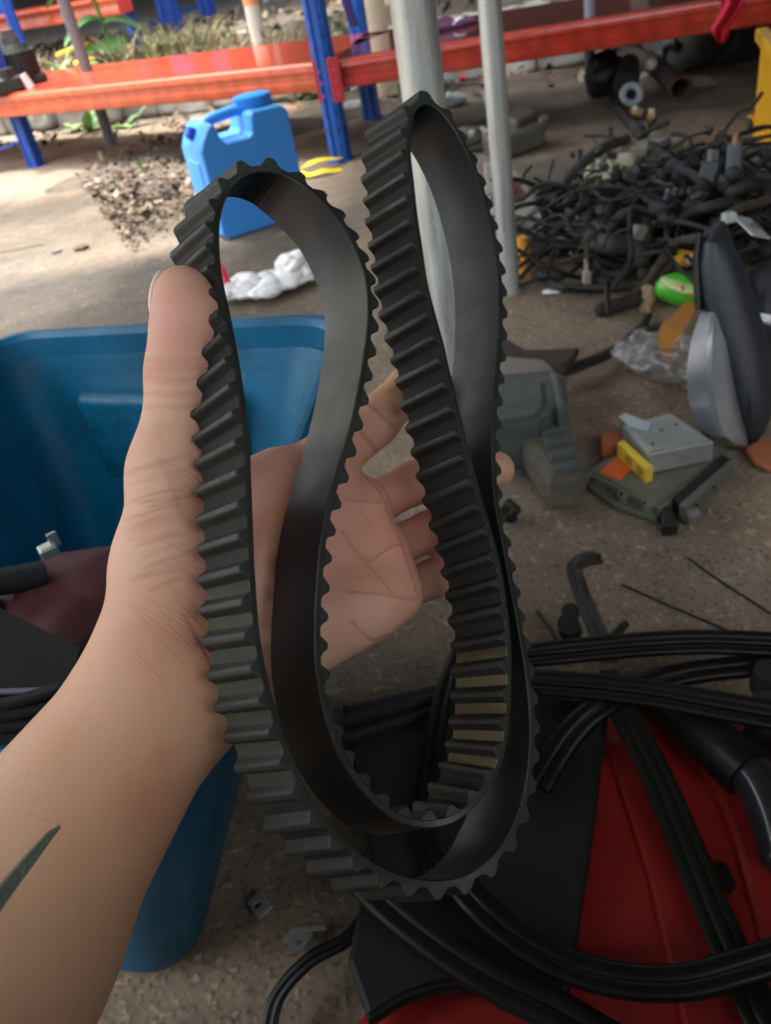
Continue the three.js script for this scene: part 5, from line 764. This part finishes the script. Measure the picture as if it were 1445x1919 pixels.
{
  // the two control units
  const e = thing('control_unit', 'flat olive grey aluminium control unit with orange sticker, lowest of the pair on the floor', 'control unit', G(1240, 930));
  const ALU = M(.24, .265, .22, .5, { metalness: .55, map: rep(T_grimeC, 4), bumpMap: rep(T_grime, 8), bumpScale: .0006 });
  const H = .021, c4 = [[1096, 884], [1238, 952], [1378, 846], [1228, 800]];
  wpart(e, 'case', slab(c4, H, .003, .003), ALU);
  wpart(e, 'lid_plate', slab([[1108, 882], [1232, 940], [1330, 866], [1228, 812]], H + .0022, H - .001, .001), ALU);
  wpart(e, 'sticker', slab([[1124, 884], [1162, 900], [1200, 864], [1160, 850]], H + .0034, H + .0010, .0004), M(.72, .13, .03, .5));
  wpart(e, 'connector_block', slab([[1238, 946], [1262, 952], [1272, 980], [1242, 984]], .018, 0, .003), BLK);
  wpart(e, 'connector_rail', slab([[1262, 930], [1352, 850], [1372, 858], [1282, 944]], H + .004, .004, .003), BLK);
  wpart(e, 'edge_rail', slab([[1274, 944], [1372, 856], [1380, 862], [1290, 952]], H + .005, .002, .002), ALU);
  for (const [x, y] of [[1100, 890], [1168, 930], [1216, 948], [1300, 966], [1372, 872]]) { const p = G(x, y, H - .004); wpart(e, 'screw_lug', [cyl(.0045, .0045, .012, p.x, p.y - .003, p.z), cyl(.007, .007, .004, p.x, p.y + .003, p.z)], STEEL); }
  for (const [x, y] of [[1140, 918], [1165, 925], [1208, 942], [1306, 946], [1340, 914]]) { const p = G(x, y, H + .002); wpart(e, 'screw', cyl(.002, .002, .002, p.x, p.y, p.z), BLK); }
  wpart(e, 'front_rail', slab([[1098, 905], [1120, 904], [1235, 958], [1232, 972], [1150, 945]], .010, .002, .002), ALU);
  const f = thing('control_unit', 'smaller silver control unit with a yellow connector, resting on the olive unit', 'control unit', G(1250, 840, H));
  const H2 = .053, AL2 = M(.42, .45, .45, .48, { metalness: .5, map: rep(T_grimeC, 4), bumpMap: rep(T_grime, 8), bumpScale: .0005 });
  wpart(f, 'case', slab([[1166, 796], [1218, 850], [1338, 826], [1258, 772]], H2, H + .003, .003), AL2);
  wpart(f, 'lid', slab([[1176, 796], [1222, 842], [1326, 822], [1256, 776]], H2 + .002, H2 - .001, .001), AL2);
  wpart(f, 'connector_face', bar(G(1164, 836, .036).add(V(-.002, 0, .004)), G(1219, 886, .034).add(V(-.002, 0, .004)), .010, .022), M(.66, .46, .04, .5));
  for (const t of [.28, .66]) { const a = G(1164, 836, .036).lerp(G(1219, 886, .034), t).add(V(-.0055, .001, .0075)), b = G(1164, 836, .036).lerp(G(1219, 886, .034), t + .2).add(V(-.0055, .001, .0075)); wpart(f, 'pin_socket', bar(a, b, .005, .012), M(.34, .20, .02, .6)); }
  wpart(f, 'mounting_tab', slab([[1160, 780], [1172, 773], [1222, 793], [1214, 806], [1182, 800]], H2 + .004, H2 + .002, .001), M(.40, .48, .52, .4, { metalness: .3 }));
  for (const [x, y] of [[1240, 806], [1268, 796], [1224, 832]]) { const p = G(x, y, H2 + .002); wpart(f, 'screw', cyl(.0022, .0022, .002, p.x, p.y, p.z), DULL); }
  solo('orange_scrap', 'rust orange scrap under the left corner of the silver unit, beside the dusty duct', 'scrap', crumple(slab([[1122, 812], [1165, 802], [1172, 825], [1130, 838]], .03, .004, .006), .006, 50, 5), M(.42, .12, .04, .7));
}
{
  const DU = M(.095, .108, .112, .8, { map: rep(T_grimeC, 6), bumpMap: rep(T_grime, 9), bumpScale: .002 }), DUST = M(.145, .135, .105, .9, { map: rep(T_grimeC, 6), bumpMap: rep(T_grime, 9), bumpScale: .003 });
  const d = thing('air_duct', 'dusty grey moulded plastic air duct with a ribbed foot lying right of the belt', 'air duct', G(1020, 800));
  wpart(d, 'upper_box', slab([[905, 700], [1035, 688], [1060, 700], [1066, 752], [1018, 768], [1004, 782], [915, 792]], .088, .012, .010), DU);
  wpart(d, 'side_rib', slab([[1030, 690], [1056, 698], [1064, 755], [1046, 760]], .096, .03, .008), DU);
  wpart(d, 'step_plate', slab([[912, 722], [1016, 712], [1020, 756], [1002, 776], [914, 786]], .092, .06, .003), DU);
  wpart(d, 'foot', slab([[955, 800], [1060, 770], [1080, 822], [1092, 872], [1084, 888], [1030, 896], [1006, 862], [980, 828]], .058, .006, .012), DUST);
  for (let i = 0; i < 4; i++) { const y = 800 + i * 24, x = 985 + i * 9; wpart(d, 'foot_rib', slab([[x + 24, y - 2], [1066 + i * 7, y - 14], [1070 + i * 7, y - 3], [x + 28, y + 9]], .066, .04, .004), DU); }
  wpart(d, 'foot_lip', slab([[1024, 894], [1094, 876], [1098, 892], [1080, 906], [1034, 910]], .030, .0, .005), DUST);
  solo('brown_sheet', 'dark brown cracked plastic sheet behind the dusty duct', 'sheet', crumple(slab([[915, 645], [950, 632], [985, 652], [1085, 648], [1072, 672], [1048, 690], [930, 690]], .06, .045, .005), .008, 30, 6), M(.045, .028, .024, .7));
  solo('grey_sleeve', 'crumpled grey brown sleeve lying between the brown sheet and the duct', 'sleeve', crumple(slab([[930, 660], [1020, 665], [1040, 690], [930, 705]], .085, .03, .012), .012, 34, 8), M(.20, .175, .15, .8));
  solo('rubber_strip', 'flat tapering black rubber strip running from the duct up to the black slats', 'strip', sweep([G(1052, 700, .02), G(1090, 686, .02), G(1135, 668, .018), G(1175, 640, .015), G(1205, 612, .012), G(1216, 592, .01)], [[-.013, 0], [.013, 0], [.012, .006], [.003, .011], [-.003, .011], [-.012, .006]], V(0, 1, 0), 40, (t) => lerp(1, .45, t)), BLK2);
  for (let i = 0; i < 5; i++) solo('black_strip', ['topmost', 'second from the top', 'middle', 'second from the bottom', 'lowest'][i] + ' of the five dark slats fanned out left of the orange tape', 'strip', bar(G(1190 - i * 4 + (i == 4 ? -6 : 0), 620 + i * 16, .022 - i * .003), G(1262, 606 + i * 13, .03 - i * .003), .014, .006), i % 2 ? BLK2 : BLK, V(0, 0, 0), 0, 'dark slats fanned out left of the orange tape');
  const tp = thing('orange_tape', 'strip of orange packing tape folded over the black slats', 'tape', G(1262, 650, .04));
  const TA = M(.72, .33, .07, .3, { transmission: .2, thickness: 0, side: THREE.DoubleSide });
  wpart(tp, 'tape_strip', sweep([G(1296, 566, .05), G(1278, 596, .06), G(1258, 622, .062), G(1262, 655, .048)], [[-.016, 0], [.016, 0], [.016, .0008], [-.016, .0008]], V(0, .9, .45), 24, (t) => lerp(.55, 1.1, t)), TA);
  wpart(tp, 'tape_end', slab([[1240, 655], [1266, 658], [1276, 668], [1256, 674], [1241, 668]], .042, .04, .0005), M(.66, .20, .05, .4));
  const CLR = M(.80, .79, .78, .15, { transmission: .85, thickness: 0, bumpMap: rep(T_grime, 4), bumpScale: .006, side: THREE.DoubleSide });
  solo('clear_bag', 'crumpled clear plastic bag lying left of the silver mirror cover', 'bag', join([crumpled(.055, .030, .055, .022, 30, 11), crumpled(.040, .024, .045, .02, 40, 15).translate(-.035, .004, -.028), crumpled(.035, .03, .045, .02, 36, 19).translate(.018, 0, .03)]), CLR, G(1258, 706).setY(.026));
  const gp = thing('snack_packet', 'bright green snack packet lying at the front of the wiring heap', 'packet', G(1272, 575).setY(.030), -.30);
  part(gp, 'packet', crumple(new THREE.SphereGeometry(1, 32, 20).scale(.038, .026, .028), .006, 34, 3).rotateZ(-.25), M(.07, .50, .03, .28, { clearcoat: .5 }));
  part(gp, 'pale_band', crumple(new THREE.SphereGeometry(1, 32, 20).scale(.036, .011, .0285), .003, 34, 3).rotateZ(-.35).translate(.004, .008, .003), M(.55, .70, .30, .35)); part(gp, 'red_mark', [box(.006, .004, .003, .014, .002, .030, .001), box(.005, .003, .003, .026, .006, .026, .001), box(.004, .012, .003, .002, .013, .029, .001)], M(.5, .10, .04, .4));
  solo('dry_husk', 'pale brown broken husk standing beside the green packet', 'husk', join([crumpled(.012, .022, .011, .008, 70, 4), crumpled(.010, .013, .012, .006, 80, 9).translate(-.006, -.018, .004)]), M(.32, .23, .14, .8), G(1216, 578).setY(.022));
}

// ================================================================ BOTTOM RIGHT: RED PANEL, BLACK SHEET, RUBBER SEALS
{
  const REDP = M(.40, .018, .014, .55, { bumpMap: rep(T_grime, 4), bumpScale: .0006, map: rep(T_grimeC, 1.5) });
  const SHEET = M(.0085, .0105, .0105, .6, { bumpMap: rep(T_fine, 24), bumpScale: .0003 });
  const RUB = M(.0075, .008, .009, .38, { map: rep(T_grimeC, 14), specularIntensity: .55 }), RUB2 = M(.0095, .010, .011, .44, { map: rep(T_grimeC, 11), specularIntensity: .55 }), RUBG = M(.013, .013, .011, .45, { specularIntensity: .55 });
  const r = thing('car_fender', 'large glossy red car body panel lying under the rubber seals at the lower right', 'car panel', G(1250, 1650));
  wpart(r, 'panel_skin', slab([[1100, 1300], [1480, 1330], [1520, 1560], [1560, 1960], [600, 1990], [690, 1880], [900, 1840]], .036, .012, .008), REDP);
  wpart(r, 'raised_fold', slab([[1135, 1390], [1185, 1380], [1330, 1620], [1420, 1960], [1290, 1960], [1215, 1640]], .043, .030, .0034), REDP);
  wpart(r, 'raised_fold', slab([[1290, 1370], [1500, 1380], [1540, 1800], [1440, 1820], [1370, 1560]], .043, .030, .006), REDP);
  const hl = wpart(r, 'slot', slab([[1345, 1612], [1362, 1618], [1380, 1655], [1372, 1672], [1352, 1656]], .0438, .040, .0003), M(.004, .004, .004, .9));
  const s = thing('black_sheet', 'matt black plastic sheet wedged under the belt, left of the red panel', 'sheet', G(900, 1600));
  wpart(s, 'sheet', slab([[640, 1320], [860, 1270], [1142, 1318], [1112, 1560], [1062, 1890], [950, 1850], [850, 1846], [760, 1870], [690, 1915], [650, 1800], [690, 1600]], .058, .046, .004), SHEET);
  wpart(s, 'ridge', slab([[640, 1340], [860, 1285], [862, 1297], [642, 1354]], .064, .05, .003), SHEET); wpart(s, 'ridge', slab([[640, 1372], [850, 1310], [852, 1322], [642, 1386]], .064, .05, .003), SHEET);
  wpart(s, 'sheet_edge', tube([[695, 1906, .056], [762, 1866, .058], [850, 1842, .058], [950, 1848, .058], [1020, 1878, .058]].map((p) => G(...p)), .003, 40), RUB2);
  const seal = (label, pts, w, m, kind = 0, grp = null) => { const P = pts.map((p) => G(...p)); const t = thing('rubber_seal', label, 'rubber seal', new THREE.CatmullRomCurve3(P).getPoint(.5));
    const h = w * .5, lobes = kind === 1 ? [[-1, 0, .42], [-.15, .2, .34], [.62, 0, .42]] : kind === 2 ? [[-.55, 0, .62], [.45, .05, .55]] : [[-.66, 0, .42], [0, .15, .40], [.66, 0, .42]];
    lobes.forEach(([a, b, q], i) => { const pr = []; for (let k = 0; k < 16; k++) { const u = k / 16 * 6.283; pr.push([a * h + q * h * Math.cos(u), b * h + q * h * .62 * Math.sin(u)]); } wpart(t, i === 1 ? 'bead' : 'lip', sweep(P, pr, V(0, 1, 0), pts.length * 14), m); });
    wpart(t, 'web', sweep(P, [[-h, -h * .25], [h, -h * .25], [h, h * .12], [-h, h * .12]], V(0, 1, 0), pts.length * 14), m); return t; };
  seal('upper of the long rubber seals running right from behind the belt to the border', [[940, 1238, .075], [1010, 1228, .08], [1100, 1219, .08], [1200, 1210, .082], [1320, 1205, .082], [1500, 1212, .08]], .021, RUB, 1);
  seal('lower of the two rubber seals running right from behind the belt to the border', [[940, 1278, .085], [1020, 1282, .088], [1120, 1290, .09], [1220, 1302, .092], [1330, 1322, .092], [1500, 1352, .09]], .021, RUB2, 1);
  seal('rubber seal curling down left from the crossing onto the black sheet', [[1008, 1475, .066], [1040, 1420, .072], [1080, 1365, .08], [1125, 1325, .086], [1190, 1290, .078], [1290, 1262, .072], [1500, 1240, .068]], .020, RUB, 2);
  seal('long olive black rubber seal crossing the red panel down to the lower right corner', [[1130, 1262, .078], [1168, 1330, .078], [1225, 1440, .070], [1285, 1580, .064], [1345, 1725, .060], [1400, 1845, .058], [1470, 1990, .056]], .022, RUBG, 0);
  seal('rubber seal sweeping from under the belt across the red panel to the right border', [[850, 1640, .085], [890, 1690, .085], [950, 1745, .082], [1040, 1800, .08], [1150, 1836, .08], [1280, 1842, .082], [1390, 1815, .086], [1500, 1780, .09]], .019, RUB, 2);
  seal('lowest wide rubber seal leaving the belt towards the bottom border', [[680, 1650, .078], [730, 1700, .078], [820, 1772, .076], [930, 1842, .074], [1040, 1895, .072], [1150, 1960, .07]], .022, RUB2, 2);
  seal('dark rubber seal lying behind the belt, left of the inner bottom bend', [[870, 1200, .07], [835, 1290, .075], [815, 1380, .078], [800, 1480, .075], [790, 1560, .07], [830, 1660, .066]], .016, RUB, 2);
  seal('dim rubber seal rising at the bottom border left of the red panel', [[500, 1960, .02], [520, 1870, .03], [580, 1800, .04], [650, 1760, .045], [700, 1700, .05]], .010, RUB, 2);
  // thick hose with its collar
  const h = thing('rubber_hose', 'thick black rubber hose with a collar lying over the red panel at the right border', 'hose', G(1370, 1420, .08));
  wpart(h, 'hose', tube([[1225, 1300, .05], [1275, 1335, .06], [1330, 1385, .068], [1385, 1430, .07]].map((p) => G(...p)), .0195, 40, 20), RUB2);
  wpart(h, 'collar', cylTo(G(1366, 1412, .07), G(1406, 1448, .07), .0215, .021, 24), RUB);
  wpart(h, 'hose_end', tube([[1395, 1438, .07], [1425, 1475, .07], [1450, 1530, .066], [1470, 1600, .06]].map((p) => G(...p)), .0165, 30, 20), M(.020, .021, .026, .25, { clearcoat: .4 }));
  solo('dark_plug', 'small dark plug at the right border between the seal and the hose', 'plug', join([cyl(.014, .016, .03, 0, .015, 0), box(.03, .02, .02, .01, .005, .012, .004)]), BLK, G(1436, 1370, .055));
  solo('dark_plug', 'dark round cap at the right border between the two long seals', 'plug', cyl(.012, .014, .02, 0, .01, 0), BLK, G(1440, 1288, .06));
  // bent black trim with hooked top, and the bits round it
  solo('hooked_trim', 'black trim strip with a hooked end standing out behind the rubber seals', 'trim', sweep([[1122, 1044, .05], [1098, 1048, .055], [1078, 1062, .05], [1086, 1100, .04], [1106, 1150, .04], [1130, 1205, .05], [1142, 1240, .06]].map((p) => G(...p)), [[-.008, -.002], [.008, -.002], [.008, .0015], [.002, .002], [.001, .005], [-.001, .005], [-.002, .002], [-.008, .0015]], V(0, 1, .2), 60), dirty(.042, .040, .038, .5, 8));
  solo('trim_clip', 'black rubber cap lying left of the hooked trim', 'clip', join([cyl(.010, .011, .026, 0, .01, 0, .5, 0, .2), cyl(.008, .008, .008, .003, .024, -.005, .5, 0, .2)]), BLK, G(1068, 1190, .03));
  solo('thin_rod', 'thin dark rod leaning left of the rubber cap behind the belt', 'rod', tube([G(1008, 1148, .02), G(1052, 1208, .04)], .0024), BLK);
  solo('small_spike', 'small dark spike right of the hooked trim above the upper seal', 'spike', tube([G(1140, 1200, .05), G(1156, 1186, .045), G(1172, 1170, .04)], .004, 12), BLK);
  solo('dark_clip', 'dark clip on the floor close to the right edge of the belt, below the fingertip', 'clip', crumpled(.012, .016, .012, .006, 60, 2), BLK, G(957, 975).setY(.012));
  solo('wire_clip', 'faint bent wire clip on the dark floor between hand and belt', 'clip', tube([G(812, 1230, .06), G(784, 1233, .06), G(784, 1247, .06), G(812, 1248, .06)], .0013, 20, 6), STEEL);
  // stamped clips with a hole
  const clipM = M(.34, .36, .34, .5, { metalness: .4, map: rep(T_grimeC, 20) });
  const plate = (pts, hx, hy, hr, H, name, label) => { const ps = pts.map(([x, y]) => G(x, y, H)), c = G(hx, hy, H), s = new THREE.Shape(ps.map((p) => new THREE.Vector2(p.x, -p.z))); const hp = new THREE.Path(); hp.absarc(c.x, -c.z, hr, 0, 6.2832, true); s.holes.push(hp);
    const t = thing(name, label, 'metal clip', c); wpart(t, 'plate', new THREE.ExtrudeGeometry(s, { depth: .0012, bevelThickness: .0005, bevelSize: .0005, bevelOffset: -.0005, bevelSegments: 1 }).rotateX(-Math.PI / 2).translate(0, H - .0016, 0), clipM); return t; };
  plate([[463, 1690], [488, 1666], [511, 1698], [484, 1724]], 482, 1696, .0034, .010, 'metal_clip', 'small square metal clip with a round hole, upper of two on the dark floor');
  const c2 = plate([[540, 1744], [578, 1741], [590, 1752], [568, 1778], [538, 1792]], 562, 1768, .0034, .012, 'metal_clip', 'larger metal clip with hole and folded lip, lower of two on dark floor');
  wpart(c2, 'folded_lip', bar(G(542, 1743, .014), G(612, 1738, .014), .004, .0015), clipM);
  // cracked joints in the concrete at the right
  struct('ground_crack', [[[1165, 1095], [1290, 1150], [1445, 1215]], [[1290, 1045], [1330, 1075], [1445, 1150]], [[0, 474], [40, 466], [82, 458]]].map((l) => sweep(l.map(([x, y]) => G(x, y, .001)), [[-.0018, 0], [.0018, 0], [0, .0012]], V(0, 1, 0), 20)), M(.02, .017, .015, 1));
}

renderer.render(scene, camera);
